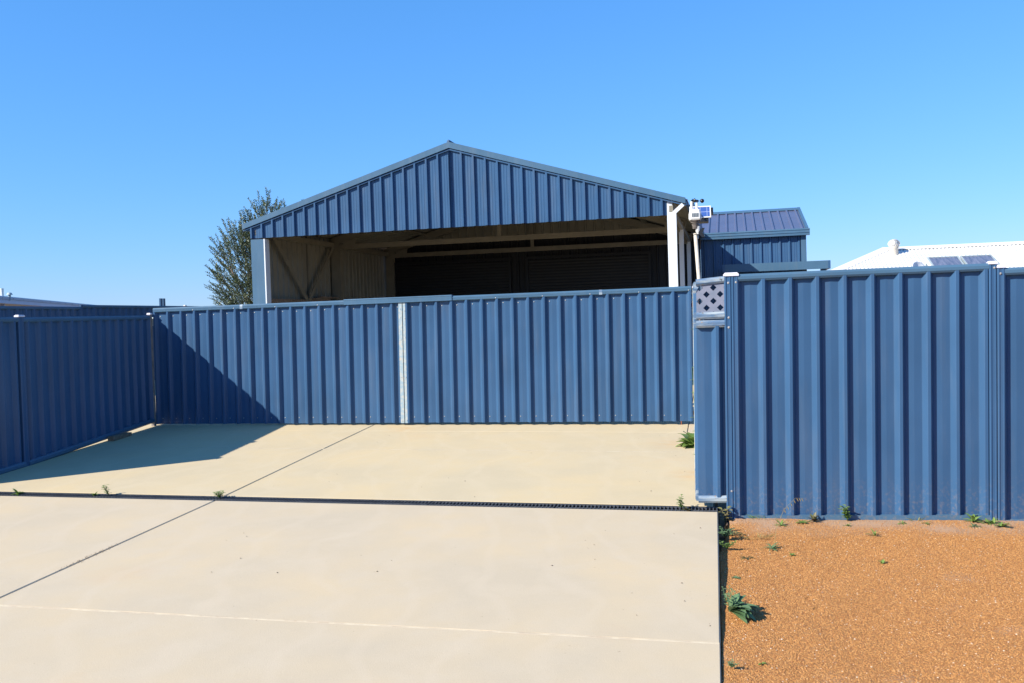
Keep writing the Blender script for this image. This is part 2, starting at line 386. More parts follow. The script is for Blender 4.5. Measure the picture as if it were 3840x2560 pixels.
# the tooled cross joints: thin uneven mortar ridge
for (vj, ua, ub, h) in ((-2.910, -12.5, -.006, .0045), (2.762, -9.0, -.3, .0025)):
    rb = MB(); k = 160; vs = []
    for i in range(k + 1):
        u = ua + (ub - ua) * i / k; q = mnoise.noise(V((u * 3, vj, 0))); hh = h * (.55 + .6 * q + .45 * mnoise.noise(V((u * 17, vj, 3)))); wd = .009 + .004 * q
        cv = vj + .006 * mnoise.noise(V((u * .9, vj, 7)))
        vs += [dpt(u, cv - wd, -.004), dpt(u, cv, max(.0006, hh)), dpt(u, cv + wd, -.004)]
    rb.add(vs, [(3 * i + a, 3 * i + 3 + a, 3 * i + 4 + a, 3 * i + 1 + a) for i in range(k) for a in (0, 1)])
    rb.build('joint_ridge', 'ridge_joint', drive, smooth=True)

# channel drain: dark trough and one grate per metre
drain = thing('channel_drain', 'long black grated channel drain set across the concrete driveway', 'drain')
tr = MB(); L0, L1 = -12.0, .01
for u0_, u1_ in ((L0, L1),):
    pr = [(0, -.003), (0, -.11), (.192, -.11), (.192, -.003), (.186, -.003), (.186, -.10), (.006, -.10), (.006, -.003)]
    tr.add([dpt(u, v, z) for u in (u0_, u1_) for v, z in pr], [(i, (i + 1) % 8, 8 + (i + 1) % 8, 8 + i) for i in range(8)])
tr.build('trough', 'dark_hole', drain)
gm = MB(); gl = 1.19; dzb = -.004
def gbar(ua, ub, va, vb, z0=-.022, z1=dzb, sk=0.):
    pts = []
    for z in (z0, z1):
        for (u, v) in ((ua, va), (ub, va), (ub + sk, vb), (ua + sk, vb)): pts.append((u, v, z))
    gm.add(pts, [(0, 3, 2, 1), (4, 5, 6, 7), (0, 1, 5, 4), (1, 2, 6, 5), (2, 3, 7, 6), (3, 0, 4, 7)])
gbar(0, gl - .006, .008, .024); gbar(0, gl - .006, .170, .186); gbar(0, gl - .006, .058, .068)
k = 34
for i in range(k + 1):
    u = .008 + (gl - .03) * i / k
    gbar(u, u + .009, .068, .170, sk=-.006 if False else .0)
    gbar(u, u + .009, .024, .058)
me = bpy.data.meshes.new('grate'); me.from_pydata(gm.v, [], gm.f); me.materials.append(M['black_plastic'])
X = (dpt(1, 0) - dpt(0, 0)).normalized(); Y = (dpt(0, 1) - dpt(0, 0)).normalized(); Zv = X.cross(Y)
def grate_matrix(u, tw, dz):
    X2 = (X + Y * tw).normalized(); Y2 = Zv.cross(X2); q = dpt(u, 0, dz); m4 = Matrix.Identity(4)
    for r_ in range(3): m4[r_][0] = X2[r_]; m4[r_][1] = Y2[r_]; m4[r_][2] = Zv[r_]; m4[r_][3] = q[r_]
    return m4
for i in range(10):
    o = bpy.data.objects.new('grate', me); col.objects.link(o); o.parent = drain
    o.matrix_world = grate_matrix(-.24 - 1.192 * (i + 1), random.uniform(-.004, .004), random.uniform(-.002, .004))
gs = MB()   # short end grate
gm = gs; gbar(0, .235, .008, .024); gbar(0, .235, .170, .186); gbar(0, .235, .058, .068)
for i in range(8): gbar(.006 + i * .031, .015 + i * .031, .068, .170); gbar(.006 + i * .031, .015 + i * .031, .024, .058)
o = bpy.data.objects.new('grate', bpy.data.meshes.new('grate_end')); o.data.from_pydata(gs.v, [], gs.f); o.data.materials.append(M['black_plastic']); col.objects.link(o); o.parent = drain
o.matrix_world = grate_matrix(-.237, 0, 0)

# gravel bed to the right of the driveway, with a trench along the slab near the fence corner
FU, FV = axes(9.5); FP = V((1.891, 7.96, 0))
def gz(x, y):
    p = V((x, y, 0)) - DA; u = p.dot(DU); v = p.dot(DV)
    z = zgrav(y) + .010 * mnoise.noise(V((x * 1.7, y * 1.7, 0))) + .005 * mnoise.noise(V((x * 7, y * 7, 5)))
    k = max(0, min(1, (v + 1.0) / .8))                              # trench only near the fence
    wdt = .005 + .065 * k + .008 * mnoise.noise(V((x * 9, y * 9, 2)))
    t = max(0, min(1, 1 - (u - .002 - wdt * .4) / wdt)); z -= (.012 + .14 * k) * t * t * (3 - 2 * t)
    q = V((x, y, 0)) - FP; fd = -q.dot(FV)                            # distance in front of the fence
    if q.dot(FU) > .0: z += .010 * max(0, 1 - abs(fd - .10) / .25)
    return z
gb = MB(); nu, nv = 150, 110; vs = []; sand = []; dens = []
for j in range(nv + 1):
    tj = j / nv; v = -5.5 + 6.0 * tj ** .75
    for i in range(nu + 1):
        ti = i / nu; u = .003 + 6.5 * ti ** 1.7
        p = DA + DU * u + DV * v; z = gz(p.x, p.y); vs.append((p.x, p.y, z))
        q = p - FP; fd = -q.dot(FV); nz = mnoise.noise(V((p.x * 3.2, p.y * 3.2, 1)))
        s_ = max(0, min(1, 1.15 - fd / .55 + nz * .9)) if fd > -.4 else 1
        s_ = max(s_, max(0, min(.35, (nz - .45) * 2))); sand.append(s_); dens.append(max(.05, 1 - .93 * s_) if u > .03 else .25)
gb.add(vs, [(j * (nu + 1) + i, j * (nu + 1) + i + 1, (j + 1) * (nu + 1) + i + 1, (j + 1) * (nu + 1) + i) for j in range(nv) for i in range(nu)])
bed = gb.build('gravel_bed', 'gravel_bed', smooth=True); struct(bed, 'ochre gravel ground beside the driveway')
a_ = bed.data.attributes.new('sand', 'FLOAT', 'POINT'); a_.data.foreach_set('value', sand)
a_ = bed.data.attributes.new('dens', 'FLOAT', 'POINT'); a_.data.foreach_set('value', dens)
# loose pebbles
peb = bpy.data.objects.new('gravel', bed.data.copy()); col.objects.link(peb)
peb['kind'] = 'stuff'; peb['label'] = 'loose ochre pebbles lying on the gravel bed'
ng = bpy.data.node_groups.new('pebbles', 'GeometryNodeTree')
ng.interface.new_socket('Geometry', in_out='INPUT', socket_type='NodeSocketGeometry'); ng.interface.new_socket('Geometry', in_out='OUTPUT', socket_type='NodeSocketGeometry')
N_ = ng.nodes; Lk = ng.links
gi = N_.new('NodeGroupInput'); go = N_.new('NodeGroupOutput')
dp = N_.new('GeometryNodeDistributePointsOnFaces'); dp.distribute_method = 'RANDOM'; dp.inputs['Seed'].default_value = 3
na = N_.new('GeometryNodeInputNamedAttribute'); na.data_type = 'FLOAT'; na.inputs['Name'].default_value = 'dens'
mm = N_.new('ShaderNodeMath'); mm.operation = 'MULTIPLY'; mm.inputs[1].default_value = 12500
Lk.new(na.outputs['Attribute'], mm.inputs[0]); Lk.new(mm.outputs[0], dp.inputs['Density'])
ico = N_.new('GeometryNodeMeshIcoSphere'); ico.inputs['Radius'].default_value = .0047; ico.inputs['Subdivisions'].default_value = 1
sm = N_.new('GeometryNodeSetMaterial'); sm.inputs['Material'].default_value = M['pebble']; Lk.new(ico.outputs['Mesh'], sm.inputs['Geometry'])
ip = N_.new('GeometryNodeInstanceOnPoints')
rs = N_.new('FunctionNodeRandomValue'); rs.data_type = 'FLOAT_VECTOR'; rs.inputs['Min'].default_value = (.40, .40, .3); rs.inputs['Max'].default_value = (1.6, 1.35, 1.0)
rrn = N_.new('FunctionNodeRandomValue'); rrn.data_type = 'FLOAT_VECTOR'; rrn.inputs['Min'].default_value = (-.6, -.6, 0); rrn.inputs['Max'].default_value = (.6, .6, 6.28)
Lk.new(gi.outputs[0], dp.inputs['Mesh']); Lk.new(dp.outputs['Points'], ip.inputs['Points']); Lk.new(sm.outputs[0], ip.inputs['Instance'])
Lk.new(rs.outputs[0], ip.inputs['Scale']); Lk.new(rrn.outputs[0], ip.inputs['Rotation']); Lk.new(ip.outputs[0], go.inputs[0])
md = peb.modifiers.new('pebbles', 'NODES'); md.node_group = ng

# ------------------------------------------------------------------ navy steel fence on the right
def local(P, U, Nrm, lean=0.):
    """returns f(s, n, z) -> world for a fence standing on P along U, Nrm towards the viewer"""
    return lambda s, n, z: P + U * (s + lean * z) + Nrm * n + ZZ * z
def post_part(fn, s, z0, z1, parent, mat='navy', n=0., cap=True, capmat='cap', U=None, Nr=None, wide=.05):
    mb = MB(); k = wide / .05
    mb.prism([(a * k, b) for a, b in POST], U, Nr, fn(s, n, z0), fn(s, n, z1)); po = mb.build('post', mat, parent)
    if cap:
        c = MB(); b0 = fn(s, n, z1)
        pts = [(.030 * k, .030, 0), (.030 * k, .030, .016), (.022 * k, .022, .026)]
        vs = [b0 + U * (sx * a) + Nr * (sy * b) + ZZ * h for a, b, h in pts for sx, sy in ((-1, -1), (1, -1), (1, 1), (-1, 1))]
        c.add(vs, [(0, 1, 5, 4), (1, 2, 6, 5), (2, 3, 7, 6), (3, 0, 4, 7), (4, 5, 9, 8), (5, 6, 10, 9), (6, 7, 11, 10), (7, 4, 8, 11), (8, 9, 10, 11), (3, 2, 1, 0)])
        co = c.build('post_cap', capmat, po)
    return po
def screws_part(pts, Nr, parent, r=.0075, mat='screw'):
    mb = MB()
    for p in pts:
        mb.lathe([(r * 1.35, 0), (r * 1.35, .002), (r * .8, .003), (r * .75, .0065), (.0005, .0075)], p, Nr, 8)
    o = mb.build('screws', mat, parent); o['kind'] = 'stuff'; return o
rf = thing('steel_fence', 'tall navy steel sheet fence standing behind the orange gravel', 'fence')
FN = -FV; ff = local(FP, FU, FN, .014)
for i, (s, z1) in enumerate(((-.0365, 2.058), (.0235, 2.058), (2.103, 2.075), (2.166, 2.042), (4.30, 2.042))):
    post_part(ff, s, -.35, z1, rf, U=FU, Nr=FN, cap=(i > 1), wide=.0575)
cp = MB(); b0 = ff(-.0065, 0, 2.058)                                  # one broad cap over the corner pair
pts = [(.064, .032, 0), (.064, .032, .016), (.050, .024, .030)]
cp.add([b0 + FU * (sx * a) + FN * (sy * b) + ZZ * h for a, b, h in pts for sx, sy in ((-1, -1), (1, -1), (1, 1), (-1, 1))],
       [(0, 1, 5, 4), (1, 2, 6, 5), (2, 3, 7, 6), (3, 0, 4, 7), (4, 5, 9, 8), (5, 6, 10, 9), (6, 7, 11, 10), (7, 4, 8, 11), (8, 9, 10, 11), (3, 2, 1, 0)])
cp.build('corner_cap', 'cap', rf)
for (s0, s1, zt, zb, fr) in ((.050, 2.076, 2.012, -.060, .277), (2.193, 4.273, 1.982, -.088, 2.42)):
    mb = MB(); mb.prism(RAIL, FN, ZZ, ff(s0, 0, zt + (.0 if s0 < 1 else 0)), ff(s1, 0, zt + .012)); mb.build('top_rail', 'navy_trim', rf)
    mb = MB(); mb.prism([(-.0225, -.05), (.0225, -.05), (.0225, .045), (.012, .045), (.010, .030), (-.010, .030), (-.012, .045), (-.0225, .045)], FN, ZZ, ff(s0, 0, zb), ff(s1, 0, zb + .013)); mb.build('bottom_rail', 'navy_trim', rf)
    third = (s1 - s0) / 3
    cuts = [s0 - .022, s0 + third + .02, s0 + 2 * third + .01, s1 + .022]
    for q in range(3):
        mb = MB(); mb.sheet(FP + ZZ * 0, FU + V((0, 0, 0)), FN, ZZ + FU * .014, fence_prof(cuts[q], cuts[q + 1], fr), zb + .030, zt + .03); mb.build('infill_sheet', 'navy', rf)
sc_pts = [ff(-.030, .023, 2.00), ff(.035, .022, 2.003), ff(-.030, .023, 1.70), ff(-.030, .023, 1.615), ff(-.020, .023, .20), ff(2.115, .023, 2.045), ff(2.160, .023, 1.995)]
screws_part(sc_pts, FN, rf, .008)
place_root(rf, FP + V((0, 0, -.05)))

# short return of the fence with the lattice, and its leg running back to the capped post
rt = thing('lattice_fence_return', 'short scraped navy fence return with diamond lattice top beside the corner posts', 'fence')
def rail_bent(zl, zr, h, mat='worn', nm='rail', n=0.0):
    mb = MB(); kk = h / .06
    pr = [(a * 1.05, b * kk) for a, b in RAIL]
    mb.prism(pr, FN, ZZ, ff(-.305, n, zl), ff(-.064, n, zr)); return mb.build(nm, mat, rt)
rail_bent(1.985, 2.005, .056, nm='top_rail'); rail_bent(1.692, 1.694, .060, nm='middle_rail'); rail_bent(1.620, 1.620, .062, nm='middle_rail'); rail_bent(.096, .096, .062, nm='bottom_rail')
mb = MB(); mb.sheet(FP, FU, FN, ZZ + FU * .014, fence_prof(-.304, -.045, -.115), .115, 1.64); mb.build('infill_sheet', 'navy', rt)
# lattice sheet with diamond holes
la = MB(); P_ = .1165; hd = .0285; sa, sb, za, zb_ = -.303, -.066, 1.735, 1.995
def cell(cx, cz):
    q = P_ / 2
    o = [(cx - q, cz), (cx, cz - q), (cx + q, cz), (cx, cz + q)]; i_ = [(cx - hd, cz), (cx, cz - hd), (cx + hd, cz), (cx, cz + hd)]
    for t in range(4):
        a, b, c, d = o[t], o[(t + 1) % 4], i_[(t + 1) % 4], i_[t]
        poly = [a, b, c, d]
        for axis, lim, sg in ((0, sa, 1), (0, sb, -1), (1, za, 1), (1, zb_, -1)):
            nw = []
            for e in range(len(poly)):
                p, r_ = poly[e], poly[(e + 1) % len(poly)]; ip_ = (p[axis] - lim) * sg >= 0; ir = (r_[axis] - lim) * sg >= 0
                if ip_: nw.append(p)
                if ip_ != ir:
                    tt = (lim - p[axis]) / (r_[axis] - p[axis]); nw.append((p[0] + (r_[0] - p[0]) * tt, p[1] + (r_[1] - p[1]) * tt))
            poly = nw
            if len(poly) < 3: break
        if len(poly) >= 3:
            n_ = len(poly); vs = [ff(x, .004, z) for x, z in poly] + [ff(x, .001, z) for x, z in poly]
            la.add(vs, [tuple(range(n_)), tuple(range(2 * n_ - 1, n_ - 1, -1))] + [(e, n_ + e, n_ + (e + 1) % n_, (e + 1) % n_) for e in range(n_)])
for i in range(-2, 3):
    for j in range(-3, 4):
        cell(-.158 + i * P_, 1.9645 + j * P_); cell(-.158 + (i + .5) * P_, 1.9645 + (j + .5) * P_)
la.build('lattice_sheet', 'lattice', rt)
# leg going back
RB = ff(-.306, -.03, 0); RB2 = V((1.842, 9.30, 0)); LU = (RB2 - RB); LL = LU.length; LU.normalize(); LN = V((-LU.y, LU.x, 0))
lf = lambda s, n, z: RB + LU * s + LN * n + ZZ * z + FU * (.014 * z)
for z, h in ((1.965, .056), (1.692, .06), (1.620, .06)):
    mb = MB(); mb.prism([(a, b * h / .06) for a, b in RAIL], LN, ZZ, lf(.0, 0, z), lf(LL, 0, z - .0)); mb.build('side_rail', 'worn', rt)
mb = MB(); mb.prism(RAIL, LN, ZZ, lf(0, 0, .105), lf(LL, 0, .14)); mb.build('side_rail', 'worn', rt)
mb = MB(); mb.sheet(RB, LU, LN, ZZ + FU * .014, fence_prof(.0, LL, .2), .13, 1.98); mb.build('side_sheet', 'navy', rt)
post_part(lf, LL, -.2, 2.0, rt, U=LU, Nr=LN, mat='galv')
mb = MB(); c0 = ff(-.305, .0, 1.985)                                  # torn, folded corner of the top rail
mb.sheet(c0, V((-.45, .1, -.88)).normalized(), FN, FU, [(0, 0), (.03, .012), (.075, .008)], -.004, .028); mb.build('bent_corner', 'worn', rt)
place_root(rt, ff(-.16, 0, 0))

# ------------------------------------------------------------------ double gate
GP = V((-5.577, 14.2, 0)); GR_ = V((2.451, 12.61, 0)); GU = (GR_ - GP).normalized(); GN = V((GU.y, -GU.x, 0))
gf = local(GP, GU, GN, .012)
def gtop(s): return 2.018 + (2.052 - 2.018) * s / 8.2
def gbot(s): return .305 - .030 * s / 8.2
def leaf(label, s0, s1, fr, strip, joins):
    t = thing('gate_leaf', label, 'gate', 'leaves of the double driveway gate')
    n_sheets = 5; w_ = (s1 - s0) / n_sheets
    for q in range(n_sheets):
        mb = MB(); a, b = s0 + q * w_ + (.0 if q else .002), s0 + (q + 1) * w_
        mb.sheet(GP, GU, GN, ZZ + GU * .012, fence_prof(a, b, fr, .2253, .044, .0), lambda s: gbot(s), lambda s: gtop(s) + .02); mb.build('infill_sheet', 'navy', t)
    edges = [s0] + joins + [s1]
    for a, b in zip(edges, edges[1:]):
        mb = MB(); mb.prism([(-.035, 0), (.040, -.001), (.046, .010), (.046, .022), (.043, .026), (.046, .030), (.046, .048), (.034, .066), (-.035, .066)], GN, ZZ, gf(a + .001, 0, gtop(a)), gf(b - .001, 0, gtop(b))); mb.build('top_capping', 'navy_trim', t)
    for j in joins:
        mb = MB(); mb.prism([(-.036, .0), (.0475, -.002), (.0475, .048), (.035, .0675), (-.036, .0675)], GN, ZZ, gf(j - .022, 0, gtop(j)), gf(j + .022, 0, gtop(j))); mb.build('joining_plate', 'worn', t)
    zb = gbot(s0) + .05
    fr_ = MB()                                                       # tube frame behind the sheets
    for (a, za), (b, zb2) in (((s0 + .02, .36), (s1 - .02, .35)), ((s0 + .02, 1.15), (s1 - .02, 1.16)), ((s0 + .02, 1.96), (s1 - .02, 1.98))):
        fr_.prism([(-.02, -.02), (.02, -.02), (.02, .02), (-.02, .02)], GN, ZZ, gf(a, -.024, za), gf(b, -.024, zb2))
    for a in (s0 + .03, (s0 + s1) / 2, s1 - .03): fr_.prism([(-.02, -.02), (.02, -.02), (.02, .02), (-.02, .02)], GU, GN, gf(a, -.026, .31), gf(a, -.026, 1.97))
    fr_.build('tube_frame', 'galv', t)
    mb = MB(); a, b = strip
    mb.prism([(-.006, -.001), (.0405, -.001), (.0405, .0), (.0405, b - a), (-.006, b - a)], GN, GU, gf(a, 0, gbot(a) - .002), gf(a, 0, gtop(a) - .002)); mb.build('edge_strip', 'galv', t)
    pts = []
    s = fr - .86 * .2253 + .10 * .2253 + .04
    i = 0
    while s < s1 - .03:
        if s > s0 + .02:
            pts.append(gf(s - .028 + random.uniform(-.004, .004), .0018, gtop(s) - .065 + random.uniform(-.006, .006))); pts.append(gf(s - .028, .0018, gbot(s) + .085 + random.uniform(-.004, .004)))
            if i % 3 == 0: pts.append(gf(s + .1, .046, gtop(s) + .012))
        s += .2253; i += 1
    for z in (1.92, 1.83, 1.50, .95, .35): pts.append(gf((a + b) / 2, .0405, z + random.uniform(-.03, .03)))
    screws_part(pts, GN, t, .0056)
    return t
GL = leaf('navy steel gate leaf hung on the left post, partly in shadow', .045, 4.052, .075, (3.998, 4.050), [1.52])
GRL = leaf('navy steel gate leaf on the right, in full sun, rusty hinges', 4.062, 8.19, 8.186 - 18 * .2253, (4.064, 4.116), [6.95])
mb = MB(); mb.prism([(-.045, -.012), (.058, -.012), (.060, -.006), (.056, .0), (.056, .052), (.060, .056), (.052, .070), (-.045, .070)], GN, ZZ, gf(3.163, 0, 2.040), gf(4.807, 0, 2.050))
mb.build('cover_strip', 'grey_roof' if False else 'navy_trim', GRL)
for z in (1.83, .36):                                                # rusty hinges on the right edge
    mb = MB(); hp = gf(8.222, .02, z)
    mb.lathe([(.0, -.075), (.013, -.075), (.013, -.002), (.019, 0), (.019, .085), (.0, .085)], hp, ZZ, 12)
    mb.box(gf(8.203, .008, z + .03), .03, .012, .05, GU, GN); mb.build('hinge', 'rust', GRL)
mb = MB(); mb.tube([gf(.04, -.02, 1.93), gf(-.03, -.02, 1.93)], .012); mb.box(gf(-.02, .0, 1.87), .05, .05, .12, GU, GN); mb.build('hinge', 'galv', GL)
mb = MB(); mb.tube([gf(.04, -.02, .45), gf(-.03, -.02, .45)], .012); mb.box(gf(-.02, .0, .42), .05, .05, .13, GU, GN); mb.build('hinge', 'grey_post', GL)
mb = MB(); mb.box(gf(8.03, -.01, .235), .012, .012, .20, GU, GN); mb.build('drop_bolt', 'rust', GRL)
place_root(GL, gf(.045, 0, .29)); place_root(GRL, gf(8.19, 0, .25))
gp = thing('gate_post', 'dark steel hinge post at the right end of the driveway gate', 'post')
mb = MB(); mb.prism([(-.045, -.045), (.045, -.045), (.045, .045), (-.045, .045)], GU, GN, gf(8.30, -.03, .0), gf(8.30, -.03, 2.02)); mb.build('shaft', 'grey_post', gp)
mb = MB(); mb.prism([(-.05, -.05), (.05, -.05), (.05, .05), (-.05, .05)], GU, GN, gf(8.30, -.03, 2.02), gf(8.30, -.03, 2.04)); mb.build('cap', 'cap', gp)
place_root(gp, gf(8.30, 0, .22))

# ------------------------------------------------------------------ left fence along the driveway
lfz = thing('steel_fence', 'low navy steel fence in shade on the left, running back to the gate', 'fence')
A0, A1, A2 = V((-6.08, 9.9, 0)), V((-5.915, 11.046, 0)), V((-5.56, 14.12, 0))
ztop = 1.95
for (a, b, npost) in ((A0, A1, 0), (A1, A2, 1)):
    U_ = (b - a).normalized(); Nr = V((U_.y, -U_.x, 0)); Ln = (b - a).length; f_ = local(a, U_, Nr, 0)
    za, zb2 = zslab(a.y) + .022, zslab(b.y) + (.022 if not npost else .085)
    mb = MB(); mb.prism(RAIL, Nr, ZZ, f_(.03, 0, ztop - .06), f_(Ln - .03, 0, ztop - .055 + (.02 if npost else 0))); mb.build('top_rail', 'navy_trim', lfz)
    mb = MB(); mb.prism([(-.03, 0), (.02, 0), (.034, .02), (.034, .05), (.02, .072), (-.03, .072)], Nr, ZZ, f_(.03, 0, za - .03), f_(Ln - .03, 0, zb2 - .03)); mb.build('bottom_rail', 'navy_trim', lfz)
    k_ = 1 if not npost else 3; w_ = (Ln - .06) / k_
    for q in range(k_):
        mb = MB(); mb.sheet(a, U_, Nr, ZZ, fence_prof(.03 + q * w_, .03 + (q + 1) * w_, .16, .2253), lambda s: za + (zb2 - za) * s / Ln + .02, ztop - .03); mb.build('infill_sheet', 'navy', lfz)
U_ = (A2 - A1).normalized(); Nr = V((U_.y, -U_.x, 0))
for (p, zt, mt_, wd) in ((A0, 1.95, 'navy', .1), (A1, 1.955, 'navy', .1), (A2, 1.985, 'grey_post', .06)):
    f_ = local(p, U_, Nr, 0); post_part(f_, 0, zslab(p.y) - .1, zt, lfz, mat=mt_, U=U_, Nr=Nr, wide=wd)
place_root(lfz, A1 + ZZ * zslab(A1.y))
mb = MB(); tb = V((-5.60, 12.98, zslab(12.98) + .002))
mb.prism([(-.045, 0), (.045, 0), (.045, .05), (.04, .058), (-.04, .058), (-.045, .05)], Nr, ZZ, tb - U_ * .24, tb + U_ * .24)
tag(mb.build('timber_block', 'timber'), 'weathered timber block lying under the left fence bottom rail', 'timber')

# side boundary fence further left, with a step
bf = thing('boundary_fence', 'dark navy boundary fence stepping up behind the low left fence', 'fence')
B0 = V((-10.33, 14.3, 0)); B1 = V((-9.14, 19.53, 0)); B2 = V((-8.27, 23.4, 0)); B3 = V((-7.41, 27.2, 0))
for (a, b, zt) in ((B0, B1, 2.29), (B1, B2, 2.33), (B2, B3, 2.33)):
    U_b = (b - a).normalized(); Nb = V((U_b.y, -U_b.x, 0)); Ln = (b - a).length; f_ = local(a, U_b, Nb, 0)
    mb = MB(); mb.prism(RAIL, Nb, ZZ, f_(.03, 0, zt - .06), f_(Ln - .03, 0, zt - .06)); mb.build('top_rail', 'navy_trim', bf)
    mb = MB(); mb.sheet(a, U_b, Nb, ZZ, fence_prof(.03, Ln - .03, .2), .2, zt - .03); mb.build('infill_sheet', 'navy', bf)
    post_part(f_, 0, .1, zt, bf, U=U_b, Nr=Nb, cap=False); 
f_ = local(B1, U_b, Nb, 0); post_part(f_, Ln + .0, .1, 2.33, bf, U=U_b, Nr=Nb)
for s in (2.90, 3.025):
    mb = MB(); f2 = local(B1, U_b, Nb, 0); mb.prism([(-.036, -.02), (.036, -.02), (.036, .02), (-.036, .02)], U_b, Nb, f2(s, -.02, .2), f2(s, -.02, 2.51)); mb.build('tall_post', 'navy', bf)
place_root(bf, B1 + ZZ * .3)

# ------------------------------------------------------------------ open fronted shed
SU, SV = axes(13.5); SP = V((2.509, 14.5, 0)); SN = -SV
def S(s, L, z): return SP + SU * s + SV * L + ZZ * z
shed = thing('gabled_shed', 'large navy steel shed with open gabled front behind the gate', 'shed')
SR, SL, SM = .29, -7.376, -3.543; EAVE, APEX = 3.555, 4.71; TANR = (APEX - EAVE) / (SR - SM); LB = 6.5
def rz(s): return APEX - abs(s - SM) * TANR
# gable cladding (four sheets)
cl0, cl1 = -7.235, -.008
for q in range(4):
    a = cl0 + (cl1 - cl0) * q / 4; b = cl0 + (cl1 - cl0) * (q + 1) / 4
    pr = deck_prof(a, b, -3.53, depth=.041); ins = []
    if a < SM < b: pr = sorted(pr + [(SM, 0.0)])
    mb = MB(); mb.sheet(S(0, 0, 0), SU, SN, ZZ, pr, 3.300, lambda s: rz(s) - .060, front=0, back=1); mb.build('gable_sheet', ['navy', 'cream'], shed)
# barge capping along both slopes, ridge roll
for sgn, s_end in ((-1, SL), (1, SR)):
    mb = MB(); D_ = (S(s_end, 0, rz(s_end)) - S(SM, 0, APEX)).normalized(); Nn = SN; Up = D_.cross(Nn) * (1 if sgn > 0 else -1)
    if Up.z < 0: Up = -Up
    ap = S(SM, 0, APEX); en = S(s_end, 0, rz(s_end))
    # band between the roof line and .098 below it, standing .045 proud; built as a mitred quad prism
    t = .100
    vs = []
    for n_ in (-.01, .060):
        for (p_, dz) in ((ap, 0), (ap, -t), (en, -t * .92), (en, .0)): vs.append(p_ + SN * n_ + ZZ * dz)
    if sgn > 0: fs = [(4, 5, 6, 7), (3, 2, 1, 0), (0, 4, 7, 3), (1, 2, 6, 5), (2, 3, 7, 6), (0, 1, 5, 4)]
    else: fs = [(7, 6, 5, 4), (0, 1, 2, 3), (3, 7, 4, 0), (5, 6, 2, 1), (6, 7, 3, 2), (4, 5, 1, 0)]
    mb.add(vs, fs); mb.build('barge_capping', 'navy_trim', shed)
    mb = MB(); vs = []
    for n_ in (.0, .040):
        for (p_, dz) in ((ap, -.112), (ap, -.135), (en, -.125), (en, -.106)): vs.append(p_ + SN * n_ + ZZ * dz)
    mb.add(vs, fs); mb.build('barge_trim', 'navy', shed)
mb = MB(); mb.tube([S(SM, -.055, APEX + .006), S(SM, LB + .2, APEX + .006)], .030, 10); mb.build('ridge_roll', 'navy', shed, smooth=True)
# roof sheets: navy outside, beige inside
for sgn, s_end in ((-1, SL - .02), (1, SR + .02)):
    D_ = (S(s_end, 0, rz(s_end)) - S(SM, 0, APEX)); ln = D_.length; D_.normalize(); Nn = SV.cross(D_) * (1 if sgn < 0 else -1)
    if Nn.z < 0: Nn = -Nn
    for q in range(3):
        a = .0 + (LB + .15) * q / 3 - .03; b = (LB + .15) * (q + 1) / 3 - .03
        mb = MB(); mb.sheet(S(SM, 0, APEX - .035), SV, Nn, D_, deck_prof(a, b, .1), 0.0, ln, front=0, back=1); mb.build('roof_sheet', ['navy_roof', 'cream'], shed)
    # gutter
    mb = MB(); ge = s_end if sgn > 0 else s_end + .13
    sg = sgn
    prof = [(0, 0), (0, -.10), (.09 * sg, -.10), (.11 * sg, -.02), (.11 * sg, .0), (.10 * sg, .0), (.082 * sg, -.088), (.010 * sg, -.088), (.01 * sg, 0)]
    if sg < 0: prof = prof[::-1]
    mb.prism(prof, SU, ZZ, S(ge - .02 * sg, -.02, EAVE - .02), S(ge - .02 * sg, LB - .05, EAVE - .02)); mb.build('gutter', 'navy', shed)
# left front corner: flat cover flashing and its pale inner edge
mb = MB(); mb.box(S(-7.118, -.006, 1.79), .245, .03, 2.98, SU, SV); mb.build('corner_flashing', 'navy_trim', shed)
mb = MB(); mb.box(S(-6.978, .05, 1.79), .022, .16, 2.98, SU, SV); mb.build('inner_flashing', 'white_steel', shed)
# left wall
for q in range(3):
    a, b = LB * q / 3, LB * (q + 1) / 3
    mb = MB(); mb.sheet(S(-7.235, 0, 0), SV, -SU, ZZ, deck_prof(a - .02, b + .02, .12), .25, EAVE - .02, front=0, back=1); mb.build('wall_sheet', ['navy', 'cream'], shed)
